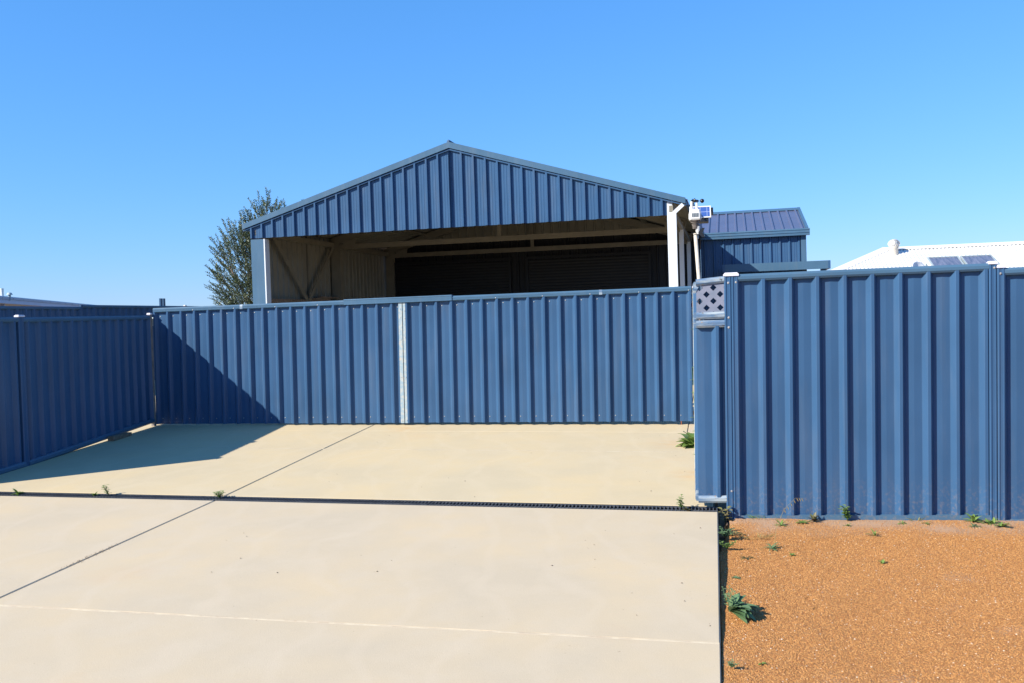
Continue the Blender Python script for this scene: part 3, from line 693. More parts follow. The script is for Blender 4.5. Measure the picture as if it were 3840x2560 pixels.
# frames: columns, rafters, tie beams, king posts
def beam(p, q, w_, h_, name, mat='cream_frame', side=None):
    mb = MB(); d = (q - p).normalized(); sd_ = side or SV; up = sd_.cross(d).normalized()
    if up.z < 0: up = -up
    a, b = w_ / 2, h_ / 2; lip = .012
    mb.prism([(-a, -b), (a, -b), (a, -b + lip), (-a + .006, -b + lip), (-a + .006, b - lip), (a, b - lip), (a, b), (-a, b)] if False else [(-a, -b), (a, -b), (a, b), (-a, b)], sd_, up, p, q)
    return mb.build(name, mat, shed)
for fi, L in enumerate((.11, 3.25, 6.38)):
    for s in ((-7.10, .045) if True else ()):
        if L < .2 and s < -1: continue
        mat = 'white_steel' if s > -1 else 'cream_frame'
        if s > -1 and L < .2: continue
        mb = MB(); mb.box(S(s, L, 1.85), .20 if s < -1 else .085, .075, 3.30, SU, SV); mb.build('column', mat, shed)
        mb = MB(); mb.box(S(s + (.104 if s < -1 else 0), L + (.012 if s < -1 else .045), 1.82), .012 if s < -1 else .06, .11 if s < -1 else .02, 3.2, SU, SV); mb.build('column_lip', mat, shed)
    for se in (SL + .16, SR - .16):
        beam(S(se, L, rz(se) - .16), S(SM, L, APEX - .16), .06, .17, 'rafter')
    if L > 1:
        beam(S(-7.0, L - .03, 3.362), S(.0, L - .03, 3.362), .05, .10, 'tie_beam')
        mb = MB(); mb.box(S(SM, L - .03, 3.95), .075, .05, 1.1, SU, SV); mb.build('king_post', 'cream_frame', shed)
        for s in (-6.92, .02):
            mb = MB(); sg = 1 if s < -1 else -1
            mb.add([S(s, L - .062, 3.3), S(s + sg * .26, L - .062, 3.32), S(s + sg * .30, L - .062, 3.52), S(s, L - .062, 3.46), S(s, L - .05, 3.3), S(s + sg * .26, L - .05, 3.32), S(s + sg * .30, L - .05, 3.52), S(s, L - .05, 3.46)],
                   [(0, 1, 2, 3), (7, 6, 5, 4), (0, 4, 5, 1), (1, 5, 6, 2), (2, 6, 7, 3), (3, 7, 4, 0)]); mb.build('knee_plate', 'cream_frame', shed)
for se in (-6.2, -4.9, -3.75, -3.3, -2.2, -.9):
    beam(S(se, .02, rz(se) - .085), S(se, LB, rz(se) - .085), .06, .06, 'purlin', side=SU)
beam(S(-7.15, .0, 3.40), S(-7.15, LB, 3.40), .06, .10, 'eave_purlin', side=SU); beam(S(.06, .0, 3.40), S(.06, LB, 3.40), .06, .10, 'eave_purlin', side=SU)
beam(S(-7.16, .1, 2.215), S(-7.16, LB, 2.215), .09, .06, 'wall_girt', 'timber', side=SU)
for (La, za), (Lb, zb2) in (((.55, 3.42), (1.92, 2.20)), ((3.20, 3.40), (1.92, 2.20))):
    beam(S(-7.12, La, za), S(-7.12, Lb, zb2), .012, .085, 'wall_brace', side=SU)
# front right column with the downpipe
mb = MB(); mb.box(S(.038, .05, 1.88), .083, .09, 3.30, SU, SV); mb.build('column', 'white_steel', shed)
mb = MB(); q_ = [S(.112, -.02, .25), S(.112, -.02, 3.335), S(.250, -.02, 3.455)]
hw, hd_ = .029, .025
def rect_tube(path, hw, hd):
    vs = []
    for i, p in enumerate(path):
        d0 = (path[i] - path[i - 1]).normalized() if i else (path[1] - path[0]).normalized(); d1 = (path[i + 1] - path[i]).normalized() if i < len(path) - 1 else d0
        d = (d0 + d1).normalized(); side = d.cross(SV).normalized(); k = 1 / max(.5, d.dot(d0))
        vs += [p + side * hw * k * a + SV * hd * b for a, b in ((-1, -1), (1, -1), (1, 1), (-1, 1))]
    mb.add(vs, [(4 * i + j, 4 * i + (j + 1) % 4, 4 * i + 4 + (j + 1) % 4, 4 * i + 4 + j) for i in range(len(path) - 1) for j in range(4)] + [(3, 2, 1, 0), tuple(4 * (len(path) - 1) + j for j in range(4))])
rect_tube(q_, hw, hd_); mb.build('downpipe', 'white_steel', shed)
# rear wall with two roller doors
mb = MB(); mb.sheet(S(0, LB, 0), SU, SN, ZZ, deck_prof(-7.2, .30, -3.5), .25, lambda s: min(rz(s) - .02, 3.66), front=0, back=0); mb.build('rear_wall', 'roller', shed)  # near black in place of navy, deep shade put into the wall colour
mb = MB(); up_ = [(a, b) for a, b in sorted(deck_prof(-7.0, .05, -3.5) + [(SM, 0.)]) if rz(a) > 3.67]
mb.sheet(S(0, LB + .004, 0), SU, SN, ZZ, up_, 3.66, lambda s: rz(s) - .02, front=0, back=0); mb.build('gable_lining', 'cream', shed)
for a, b in ((-6.95, -4.15), (-3.67, -.87)):
    mb = MB(); k = 42
    pr = []
    for i in range(k + 1):
        z = .26 + (3.12 - .26) * i / k; pr += [(z, .0), (z + .034, .007)] if i < k else [(z, 0)]
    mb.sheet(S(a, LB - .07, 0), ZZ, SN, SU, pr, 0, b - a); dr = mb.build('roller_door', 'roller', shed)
    for s in (a - .03, b + .03):
        mb = MB(); mb.box(S(s, LB - .09, 1.7), .06, .06, 2.9, SU, SV); mb.build('door_track', 'roller', dr)
    mb = MB(); mb.box(S((a + b) / 2, LB - .10, 3.16), b - a + .16, .05, .06, SU, SV); mb.build('door_head', 'roller', dr)
place_root(shed, S(SM, 0, .25))
mb = MB()
for dL, ds, ln in ((0, 0, .75), (.28, .02, .9)):
    p = S(-7.13 + ds, 2.05 + dL, 2.247 + (.035 if dL else 0)); mb.prism([(-.045, 0), (.045, 0), (.045, .032), (-.045, .032)], SU, ZZ, p, p + SV * ln + SU * .02)
tag(mb.build('timber_offcuts', 'timber'), 'brown timber offcuts on the ledge inside the shed wall', 'timber')

# ------------------------------------------------------------------ the wing behind on the right
an = thing('shed_wing', 'navy shed wing with ribbed lilac roof and gutter right of the gabled shed', 'shed')
LA = 6.62
mb = MB(); mb.sheet(S(0, LA, 0), SU, SN, ZZ, deck_prof(.30, 2.56, .62), .25, 3.47, front=0, back=0); mb.build('front_wall', 'navy', an)
mb = MB(); mb.sheet(S(2.575, LA, 0), SV, SU, ZZ, deck_prof(.0, 5.0, .2), .25, lambda s: 3.45 + min(s, 5 - s) * .27, front=0, back=0); mb.build('side_wall', 'navy', an)
mb = MB(); mb.box(S(2.53, LA - .02, 1.85), .11, .05, 3.2, SU, SV); mb.build('corner_flashing', 'navy_trim', an)
D_ = V(SV) * 2.4 + ZZ * .70; ln = D_.length; D_.normalize(); Nn = SU.cross(D_)
if Nn.z < 0: Nn = -Nn
mb = MB(); mb.sheet(S(0, LA - .06, 3.515), SU, Nn, D_, deck_prof(.12, 2.60, .7, flute=0), 0, ln - .03, front=0, back=1); mb.build('roof_sheet', ['navy_roof', 'cream'], an)
D2 = V(SV) * 2.4 - ZZ * .70; D2.normalize(); N2 = SU.cross(D2); N2 = N2 if N2.z > 0 else -N2
mb = MB(); mb.sheet(S(0, LA + 2.34, 4.205), SU, N2, D2, deck_prof(.12, 2.60, .7, flute=0), .03, ln, front=0, back=1); mb.build('roof_sheet', ['navy_roof', 'cream'], an)
mb = MB(); rp = [(-.16, -.030), (-.15, -.014), (0, .045), (.15, -.014), (.16, -.030), (0, .03)]
mb.prism(rp, SV, ZZ, S(.1, LA + 2.34, 4.215), S(2.62, LA + 2.34, 4.215)); mb.build('ridge_capping', 'navy_trim', an)
mb = MB(); e0 = S(2.61, LA - .06, 3.53); e1 = S(2.61, LA + 2.34, 4.23); mb.prism([(-.03, -.08), (.03, -.08), (.03, .035), (-.03, .035)], SU, ZZ, e0, e1); mb.build('barge_capping', 'navy_trim', an)
mb = MB(); gpz = 3.385
prof = [(0, 0), (0, .135), (-.01, .135), (-.13, .150), (-.138, .120), (-.128, .105), (-.132, .060), (-.122, .045), (-.122, .0)]
mb.prism(prof, SV, ZZ, S(.30, LA - .02, gpz), S(2.66, LA - .02, gpz)); mb.build('gutter', 'navy_trim', an)
place_root(an, S(1.4, LA, .25))
aw = thing('flat_awning', 'flat navy awning with deep fascia in front of the shed wing', 'awning')
mb = MB(); mb.box(S(1.85, 4.9, 2.645), 2.06, .05, .165, SU, SV); mb.build('fascia', 'navy_trim', aw)
for s in (.81, 2.89):
    mb = MB(); mb.box(S(s, 5.7, 2.645), .05, 1.66, .165, SU, SV); mb.build('side_fascia', 'navy', aw)
mb = MB(); mb.sheet(S(0, 4.93, 2.66), SU, ZZ, SV, deck_prof(.84, 2.86, 1.0), 0, 1.66); mb.build('roof_sheet', 'navy', aw)
for s in (.9, 2.8):
    mb = MB(); mb.box(S(s, 5.0, 1.42), .07, .07, 2.3, SU, SV); mb.build('post', 'navy', aw)
place_root(aw, S(1.85, 5.7, .27))

# ------------------------------------------------------------------ weather station and solar panel on the pole
wp = thing('weather_station', 'small white weather station with black wind cups on a cream pole', 'weather station')
pb, pt = V((1.822, 8.32, -.1)), V((1.688, 8.32, 2.47))
mb = MB(); mb.tube([pb, pt], .0165, 14); mb.build('pole', 'pole', wp, smooth=True)
WB = V((1.686, 8.30, 2.585)); WX, WY = axes(10)
mb = MB()                                                             # body: rounded box tapering down
lev = [(.050, .046, .0), (.056, .052, .012), (.055, .050, .055), (.046, .042, .088), (.030, .03, .100)]
ring = [(-1, -.72), (-.72, -1), (.72, -1), (1, -.72), (1, .72), (.72, 1), (-.72, 1), (-1, .72)]
vs = [WB + WX * a * hx + WY * b * hy + ZZ * z for hx, hy, z in lev for a, b in ring]
mb.add(vs, [(i * 8 + j, i * 8 + (j + 1) % 8, (i + 1) * 8 + (j + 1) % 8, (i + 1) * 8 + j) for i in range(4) for j in range(8)] + [tuple(range(7, -1, -1)), tuple(32 + j for j in range(8))])
body = mb.build('body', 'white_plastic', wp, smooth=False)
mb = MB(); mb.box((0, 0, 0), .058, .003, .034)
cellp = mb.build('solar_cell', 'cells_small', body); cm_ = Matrix.Identity(4)
for i_ in range(3): cm_[i_][0] = WX[i_]; cm_[i_][1] = WY[i_]; cm_[i_][3] = (WB - WY * .0525 + ZZ * .042)[i_]
cellp.matrix_world = cm_
# turn the cell so its texture (object XY) lies in the face
cellp.data.transform(Matrix.Rotation(R(-90), 4, 'X')); cellp.matrix_world = cm_ @ Matrix.Rotation(R(90), 4, 'X')
mb = MB()
for k_, (r_, z_) in enumerate(((.048, -.004), (.040, -.018), (.030, -.034), (.028, -.046), (.026, -.058), (.024, -.070))):
    mb.lathe([(.012, -.005), (r_, -.005), (r_ * 1.04, .0), (.012, .008)], WB + ZZ * z_, ZZ, 16)
mb.build('shield_plates', 'grey_post', wp)
mb = MB(); mb.lathe([(0, 0), (.022, 0), (.020, -.035), (.016, -.07), (0, -.07)], WB + V((.022, 0, -.055)), ZZ, 12); mb.build('sensor_tube', 'white_plastic', wp)
for dx, h in ((-.028, .085), (.018, .075)):
    mb = MB(); mb.lathe([(.011, 0), (.0095, h), (0, h)], WB + WX * dx + ZZ * .085, ZZ, 12); mb.build('stalk', 'white_plastic', wp, smooth=True)
hubp = WB + WX * .016 + ZZ * .172
mb = MB(); mb.lathe([(0, -.008), (.020, -.008), (.020, .006), (.008, .012), (0, .012)], hubp, ZZ, 14); hub = mb.build('cup_hub', 'black_cup', wp)
for a in (5, 125, 245):
    d = V((math.cos(R(a)), math.sin(R(a)), 0)); c = hubp + d * .052
    mb = MB(); mb.tube([hubp, c], .0022, 6); tn = V((-d.y, d.x, 0))
    prof = [(.0195 * math.cos(t), -.0195 * math.sin(t)) for t in (i * math.pi / 12 for i in range(7))]
    prof_in = [(.018 * math.cos(t), -.018 * math.sin(t)) for t in (i * math.pi / 12 for i in range(6, -1, -1))]
    mb.lathe(prof + prof_in, c, tn, 14); mb.build('wind_cup', 'black_cup', hub, smooth=True)
VB = V((1.690, 8.29, 2.470)); vd = V((.97, -.24, 0)).normalized()
mb = MB(); mb.tube([VB - vd * .045, VB + vd * .03], .003, 6)
for sg in (1, -1):
    fin = [(.012, .0), (.055, .042 * sg), (.078, .042 * sg), (.058, .0)]
    nrm = V((-vd.y, vd.x, 0)); vs = [VB + vd * a + ZZ * b + nrm * t for t in (-.0012, .0012) for a, b in fin]
    mb.add(vs, [(0, 1, 2, 3), (7, 6, 5, 4), (0, 4, 5, 1), (1, 5, 6, 2), (2, 6, 7, 3), (3, 7, 4, 0)])
mb.build('wind_vane', 'black_cup', wp)
place_root(wp, pb)
sp_ = thing('solar_charger', 'blue solar panel in a white frame mounted behind the weather station', 'solar panel')
pc = V((1.800, 8.62, 2.690)); px = V((.985, -.17, 0)).normalized(); pyv = V((.05, .27, .96)).normalized(); pz = px.cross(pyv)
def pm(o):
    mm_ = Matrix.Identity(4)
    for i_ in range(3): mm_[i_][0] = px[i_]; mm_[i_][1] = pyv[i_]; mm_[i_][2] = pz[i_]; mm_[i_][3] = pc[i_]
    o.matrix_world = mm_
mb = MB(); mb.box((0, 0, 0), .176, .098, .004); o = mb.build('cells', 'cells', sp_); pm(o); o.matrix_world = o.matrix_world @ Matrix.Translation((0, 0, .005))
mb = MB()
for c, sx, sy in (((0, .053, 0), .196, .010), ((0, -.053, 0), .196, .010), ((-.093, 0, 0), .010, .096), ((.093, 0, 0), .010, .096)): mb.box(c, sx, sy, .018)
o = mb.build('frame', 'white_plastic', sp_); pm(o)
mb = MB(); mb.box((0, 0, -.011), .18, .10, .012); o = mb.build('backing', 'black_cup', sp_); pm(o)
mb = MB(); mb.box((.105, .015, -.02), .03, .06, .03); mb.box((.03, -.075, -.03), .09, .035, .05); o = mb.build('camera_box', 'black_cup', sp_); pm(o)
mb = MB(); mb.tube([pc - pz * .02, V((1.700, 8.335, 2.60)), V((1.712, 8.325, 2.42))], .008, 8); mb.build('bracket', 'galv', sp_)
# fixings
place_root(sp_, pc - ZZ * .1)

# ------------------------------------------------------------------ neighbours
HU, HV = axes(13); HR = V((13.83, 34.0, 3.89)); HT = math.tan(R(22)); HE = 3.6
hs = thing('white_roofed_house', 'neighbouring house with white corrugated hip roof beyond the right fence', 'house')
LEN = 13.0
def H(u, v, dz=0): return HR + HU * u + HV * v + ZZ * dz
Ds = (-HV - ZZ * HT).normalized(); Nf = HU.cross(-Ds); Nf = Nf if Nf.z > 0 else -Nf; sl = HE / math.cos(R(22))
mb = MB(); pr = sine_prof(-HE, LEN, .13, .013, 6)
mb.sheet(HR, HU, Nf, Ds, pr, lambda s: 0.0 if s > 0 else -s / math.cos(R(22)), sl); mb.build('roof_sheet', 'white_roof', hs)
Dh = (-HU - ZZ * HT).normalized(); Nh = HV.cross(Dh); Nh = Nh if Nh.z > 0 else -Nh
mb = MB(); mb.sheet(HR, HV, Nh, Dh, sine_prof(-HE, HE, .13, .013, 6), lambda s: abs(s) / math.cos(R(22)), sl); mb.build('roof_sheet', 'white_roof', hs)
Db = (HV - ZZ * HT).normalized(); Nb_ = HU.cross(Db); Nb_ = Nb_ if Nb_.z > 0 else -Nb_
mb = MB(); mb.sheet(HR, HU, Nb_, Db, sine_prof(-HE, LEN, .4, .011, 6), lambda s: 0.0 if s > 0 else -s / math.cos(R(22)), sl); mb.build('roof_sheet', 'white_roof', hs)
mb = MB(); mb.prism([(-.20, -.085), (-.19, -.06), (0, .03), (.19, -.06), (.20, -.085), (0, .01)], HV, ZZ, H(-.05, 0, .03), H(LEN, 0, .03)); mb.build('ridge_capping', 'white_roof', hs)
mb = MB(); hd2 = (H(-HE, -HE, -HE * HT) - HR); sdv = hd2.cross(ZZ).normalized()
mb.prism([(-.24, -.085), (-.22, -.06), (0, .05), (.22, -.06), (.24, -.085), (0, .01)], sdv, ZZ, H(0, 0, .02), H(-HE, -HE, -HE * HT + .02)); mb.build('hip_capping', 'white_roof', hs)
mb = MB(); zt = HR.z - HE * HT - .02; mb.box(V((0, 0, (zt + .2) / 2)) + V((H((LEN - HE) / 2 + .2, 0).x, H((LEN - HE) / 2 + .2, 0).y, 0)), LEN + HE - .8, 2 * HE - .9, zt - .2, HU, HV); mb.build('wall', 'white_wall', hs)
mb = MB(); mb.prism([(0, -.13), (.02, -.13), (.02, .0), (-.10, .02), (-.12, .0), (-.12, -.12)], HV, ZZ, H(-HE - .1, -HE, -HE * HT), H(LEN, -HE, -HE * HT)); mb.build('gutter', 'white_roof', hs)
place_root(hs, V((HR.x, HR.y, .3)))
def roof_pt(u, t, n=0.): return HR + HU * u + Ds * t + Nf * n
rv = thing('roof_ventilator', 'round white spinning roof ventilator on the white house roof', 'ventilator')
vb = roof_pt(.28, .62, 0)
mb = MB(); mb.lathe([(.145, -.25), (.145, .20), (.155, .21), (.155, .235), (.13, .235)], vb, ZZ, 24); mb.build('throat', 'white_wall', rv, smooth=True)
cen = vb + ZZ * .37
for i in range(22):
    a = 2 * math.pi * i / 22; mb = MB(); vs = []
    for j in range(7):
        ph = R(-62 + 24 * j * .86); r_ = .20 * math.cos(ph) + .012; z = .155 * math.sin(ph); tw = .16 * (j / 6)
        for dr_, da in ((0, 0), (-.012, .20)): vs.append(cen + V((math.cos(a + tw + da) * (r_ + dr_), math.sin(a + tw + da) * (r_ + dr_), z)))
    mb.add(vs, [(2 * j, 2 * j + 1, 2 * j + 3, 2 * j + 2) for j in range(6)]); mb.build('vane', 'white_roof', rv, smooth=True)
mb = MB(); mb.lathe([(.13, .135), (.07, .16), (.0, .165)], cen, ZZ, 20); mb.lathe([(.16, -.13), (.17, -.11), (.12, .0), (.05, .12)], cen, ZZ, 20); mb.build('hub', 'white_wall', rv)
place_root(rv, vb)
for i, (ua, ub) in enumerate(((1.22, 2.23), (2.29, 3.30))):
    t = thing('solar_collector', ('left of two' if i == 0 else 'right of two') + ' blue solar hot water collectors on the white roof', 'solar panel', 'hot water collectors on the white roof')
    o0 = roof_pt((ua + ub) / 2, 2.42, .09); mm_ = Matrix.Identity(4); ax3 = (HU, -Ds, Nf)
    for c_ in range(3):
        for i_ in range(3): mm_[i_][c_] = ax3[c_][i_]
    for i_ in range(3): mm_[i_][3] = o0[i_]
    mb = MB(); mb.box((0, 0, .0), ub - ua - .08, 1.82, .03); g1 = mb.build('glass', 'collector', t); g1.matrix_world = mm_
    mb = MB()
    for c, sx, sy in (((0, .93, 0), ub - ua, .05), ((0, -.93, 0), ub - ua, .05), (((ub - ua) / 2 - .022, 0, 0), .044, 1.81), ((-(ub - ua) / 2 + .022, 0, 0), .044, 1.81)): mb.box(c, sx, sy, .07)
    g2 = mb.build('frame', 'grey_post' if False else 'galv', t); g2.matrix_world = mm_
    mb = MB(); mb.box((0.1, 1.03, -.03), .02, .22, .02); mb.box((0, 0, -.06), .7, 1.6, .06); g3 = mb.build('strap', 'galv', t); g3.matrix_world = mm_
    place_root(t, o0)
ds = thing('satellite_dish', 'grey mesh satellite dish rim showing above the right fence', 'satellite dish')
dc = V((13.38, 30.0, 2.93)); da = V((.35, -.80, .42)).normalized()
mb = MB(); mb.lathe([(.0, -.07), (.10, -.06), (.18, -.04), (.26, .0), (.30, .025), (.30, .03), (.26, .007), (.18, -.033), (.0, -.062)], dc, da, 28); mb.build('dish', 'white_steel', ds, smooth=True)
mb = MB(); mb.tube([dc - da * .06, dc - da * .16 - ZZ * .1, V((dc.x - .05, dc.y + .12, .3))], .025, 8); mb.build('mast', 'galv', ds)
mb = MB(); mb.tube([dc - ZZ * .25, dc + da * .30], .008, 6); mb.box(dc + da * .30, .05, .05, .07); mb.build('feed_arm', 'galv', ds)
place_root(ds, V((dc.x - .05, dc.y + .12, .3)))

lp = thing('neighbour_patio_roof', 'grey steel patio roof edge showing over the far left fence', 'roof')
E0, E1 = V((-11.89, 18.7, 0)), V((-15.73, 35.8, 0)); EU = (E1 - E0).normalized(); EN = V((EU.y, -EU.x, 0)); ef = local(E0, EU, EN, 0); EL = (E1 - E0).length
mb = MB(); mb.prism([(-.05, 2.652), (.035, 2.652), (.038, 2.714), (.0, 2.736), (-.05, 2.736)], EN, ZZ, ef(0, 0, 0), ef(EL, 0, 0)); mb.build('roof_edge', 'grey_roof', lp)
mb = MB(); mb.prism([(-.05, 2.548), (.015, 2.548), (.015, 2.651), (-.05, 2.651)], EN, ZZ, ef(0, 0, 0), ef(EL, 0, 0)); mb.build('fascia', 'lilac', lp)
mb = MB(); mb.add([ef(0, -.05, 2.72), ef(EL, -.05, 2.72), ef(EL, -4, 2.60), ef(0, -4, 2.60), ef(0, -.05, 2.64), ef(EL, -.05, 2.64), ef(EL, -4, 2.52), ef(0, -4, 2.52)], [(0, 1, 2, 3), (7, 6, 5, 4), (0, 4, 5, 1), (1, 5, 6, 2), (2, 6, 7, 3), (3, 7, 4, 0)]); mb.build('roof_sheet', 'grey_roof', lp)
screws_part([ef(3.8 + i * .9, .037, 2.682) for i in range(14)], EN, lp, .014)
for s in (.3, 5.5, 11, 16.8):
    mb = MB(); mb.prism([(-.045, -.045), (.045, -.045), (.045, .045), (-.045, .045)], EU, EN, ef(s, -.2, .1), ef(s, -.2, 2.55)); mb.build('post', 'lilac', lp)
place_root(lp, V((E0.x, E0.y, .2)))
vp = V((-13.22, 23.9, 2.71))
mb = MB(); mb.lathe([(.038, -.08), (.038, .22), (.044, .22), (.044, .24), (0, .24)], vp, ZZ, 14)
tag(mb.build('vent_pipe', 'white_plastic'), 'white vent pipe standing on the far left roof edge', 'pipe')
mb = MB(); c_ = V((-13.03, 23.9, 2.71)); mb.lathe([(.032, -.08), (.032, .07), (.08, .07), (.045, .123), (0, .13)], c_, ZZ, 14)
tag(mb.build('roof_cowl', 'galv'), 'small capped flue cowl beside the white vent pipe', 'vent')

# ------------------------------------------------------------------ plants
def leaf_mesh(mb, base, d, up, length, width, bend=.3, seg=5, fold=.25, tone=.5, tip=1.0, wave=0.):
    """one leaf blade: starts at base, grows along d, curves over"""
    d = d.normalized(); sdv_ = d.cross(up)
    sdv_ = sdv_.normalized() if sdv_.length > 1e-4 else V((1, 0, 0)); nrm = sdv_.cross(d).normalized()
    vs = []; p = V(base); dd = V(d)
    for i in range(seg + 1):
        t = i / seg; wd = width * (math.sin(math.pi * min(1, (t * .92 + .06)) ** tip)) * .5
        wv_ = wave * math.sin(t * 9 + base.x * 50)
        vs += [p - sdv_ * wd + nrm * (fold * wd + wv_), V(p), p + sdv_ * wd + nrm * (fold * wd - wv_)]
        dd = (dd - ZZ * bend / seg * (1 + t)).normalized(); p = p + dd * length / seg; nrm = sdv_.cross(dd).normalized()
    mb.add(vs, [(3 * i + a, 3 * i + 1 + a, 3 * i + 4 + a, 3 * i + 3 + a) for i in range(seg) for a in (0, 1)], tone=tone)
def rnd(a, b): return random.uniform(a, b)
def rosette(name, label, cat, p, n, length, width, mats, el=(15, 60), az=(0, 360), bend=.5, parts=False, stems=0, stemh=.1, wave=0., tipw=1.0):
    p = V(p)
    if parts: root = thing(name, label, cat)
    acc = MB()
    for i in range(n):
        a = R(rnd(*az)); e = R(rnd(*el)); d = V((math.cos(a) * math.cos(e), math.sin(a) * math.cos(e), math.sin(e)))
        mb = MB() if parts else acc
        leaf_mesh(mb, p + V((rnd(-1, 1), rnd(-1, 1), 0)) * length * .08, d, ZZ, length * rnd(.6, 1.1), width * rnd(.7, 1.15), bend * rnd(.6, 1.3), 6 if parts else 4, rnd(.1, .4), rnd(0, 1), tipw, wave)
        if parts: mb.build('leaf', mats, root, smooth=True, tones=True)
    for i in range(stems):
        h = stemh * rnd(.6, 1.1); q = p + V((rnd(-.3, .3), rnd(-.3, .3), 0)) * length * .5; top = q + V((rnd(-.3, .3) * h, rnd(-.2, .2) * h, h))
        mb = MB() if parts else acc
        mb.tube([q, (q + top) / 2 + V((rnd(-.01, .01), 0, 0)), top], [.0025, .002, .0014], 5, tone=.8)
        for j in range(7):
            t = .3 + .7 * j / 6; a = R(j * 137); d = V((math.cos(a), math.sin(a), .5)); leaf_mesh(mb, q.lerp(top, t), d, ZZ, .018 * (1.2 - .4 * t) * length / .1, .009 * length / .1, .2, 2, .2, rnd(.2, 1))
        if parts: mb.build('stem', mats, root, tones=True)
    if parts: place_root(root, p); return root
    o = acc.build(name, mats, None, smooth=True, tones=True); return tag(o, label, cat)
def grass(name, label, p, n, h, spread, mats='leaf_green', lean=(0, 0)):
    mb = MB(); p = V(p)
    for i in range(n):
        a = rnd(0, 6.28); r_ = spread * math.sqrt(random.random()); b = p + V((math.cos(a) * r_, math.sin(a) * r_ * .5, 0)); d = V((math.cos(a) * .7 + lean[0], math.sin(a) * .5 + lean[1], 1))
        leaf_mesh(mb, b, d, V((math.sin(a), math.cos(a), .1)), h * rnd(.5, 1.1), .0045, rnd(.4, 1.4), 4, .1, rnd(0, 1), .7)
    return tag(mb.build(name, mats, None, tones=True), label, 'grass')
def sprig(name, label, p, h, n, mats, leafl=.022, spread=.05):
    mb = MB(); p = V(p)
    for s in range(n):
        top = p + V((rnd(-spread, spread), rnd(-spread, spread) * .6, h * rnd(.6, 1))); mb.tube([p, p.lerp(top, .5) + V((rnd(-.006, .006), 0, .004)), top], [.0028, .0022, .0014], 5, tone=.3)
        k = 9
        for j in range(k):
            t = .2 + .8 * j / (k - 1); a = R(j * 137 + s * 50); d = V((math.cos(a), math.sin(a), .45)); leaf_mesh(mb, p.lerp(top, t), d, ZZ, leafl * rnd(.7, 1.25), leafl * .62, .4, 3, .2, rnd(0, 1))
    return tag(mb.build(name, mats, None, smooth=True, tones=True), label, 'weed')
def dp_(u, v): return dpt(u, v, -.004)
def gpnt(x, y): return V((x, y, gz(x, y) + .004))

# weeds in the drain
rosette('drain_weed', 'leftmost low green weed growing out of the drain grate', 'weed', dp_(-7.10, .10), 18, .085, .030, 'leaf_green', (10, 60))
sprig('drain_weed', 'upright weed in the drain near the left, beside smaller sprouts', dp_(-6.04, .12), .12, 4, 'leaf_green', .036, .05)
rosette('drain_weed', 'tiny round leaved sprout in the drain left of the upright weed', 'weed', dp_(-6.20, .11), 10, .06, .03, 'leaf_green', (15, 60))
sprig('drain_weed', 'bushy weed where the long joint meets the drain', dp_(-4.80, .12), .08, 7, 'leaf_green', .034, .06)
sprig('drain_weed', 'rightmost upright reddish weed in the drain by the fence', dp_(-.31, .09), .12, 4, 'leaf_green', .036, .06)
rosette('drain_weed', 'reddish flat weed at the foot of the rightmost drain weed', 'weed', dp_(-.26, .05), 12, .075, .03, 'leaf_purple', (5, 45))
# big rosettes
rosette('broadleaf_weed', 'large toothed green weed beside the fence return in front of the gate', 'weed', dpt(-.26, 3.15), 26, .24, .13, 'leaf_green', (15, 65), (60, 300), .75, parts=True, wave=.006)
big = gpnt(1.272, 5.50)
rosette('grey_green_rosette', 'large grey green rosette weed at the driveway edge on the gravel', 'weed', big + V((.0, 0, .035)), 38, .165, .054, 'leaf_blue', (0, 52), (-95, 80), .5, parts=True, stems=5, stemh=.11, tipw=1.3)
# along the slab edge
def edge(x, y, dz=.015): return V((x, y, max(gz(x, y), zgrav(y) - .06) + dz))
sprig('trench_weed', 'pale leaved weed growing in the dark gap below the corner posts', edge(1.800, 7.90, .03), .15, 3, 'leaf_dry', .055, .03)
rosette('trench_weed', 'purple leaved weed in the gap between slab and gravel', 'weed', edge(1.715, 7.56, .02), 14, .15, .024, 'leaf_purple', (25, 75))
sprig('trench_weed', 'trailing green weed along the slab edge below the purple weed', edge(1.650, 7.26, .03), .08, 7, 'leaf_blue', .030, .08)
sprig('trench_weed', 'small green weed at slab edge between trailing weed and rosette', edge(1.59, 6.95, .02), .06, 6, 'leaf_green', .026, .07)
rosette('trench_weed', 'dark flat leaves standing in for the shadow beside the purple weed', 'weed', edge(1.76, 7.41, .01), 12, .11, .018, 'leaf_purple', (5, 25))  # flat dark leaves imitate a purple shadow on the gravel
sprig('trench_weed', 'thin sprig standing just behind the grey green rosette', edge(1.29, 5.70, .02), .12, 3, 'leaf_blue', .020, .05)
sprig('trench_weed', 'nearest tiny green sprig at the slab edge', edge(1.085, 4.71), .035, 4, 'leaf_blue', .016, .03)
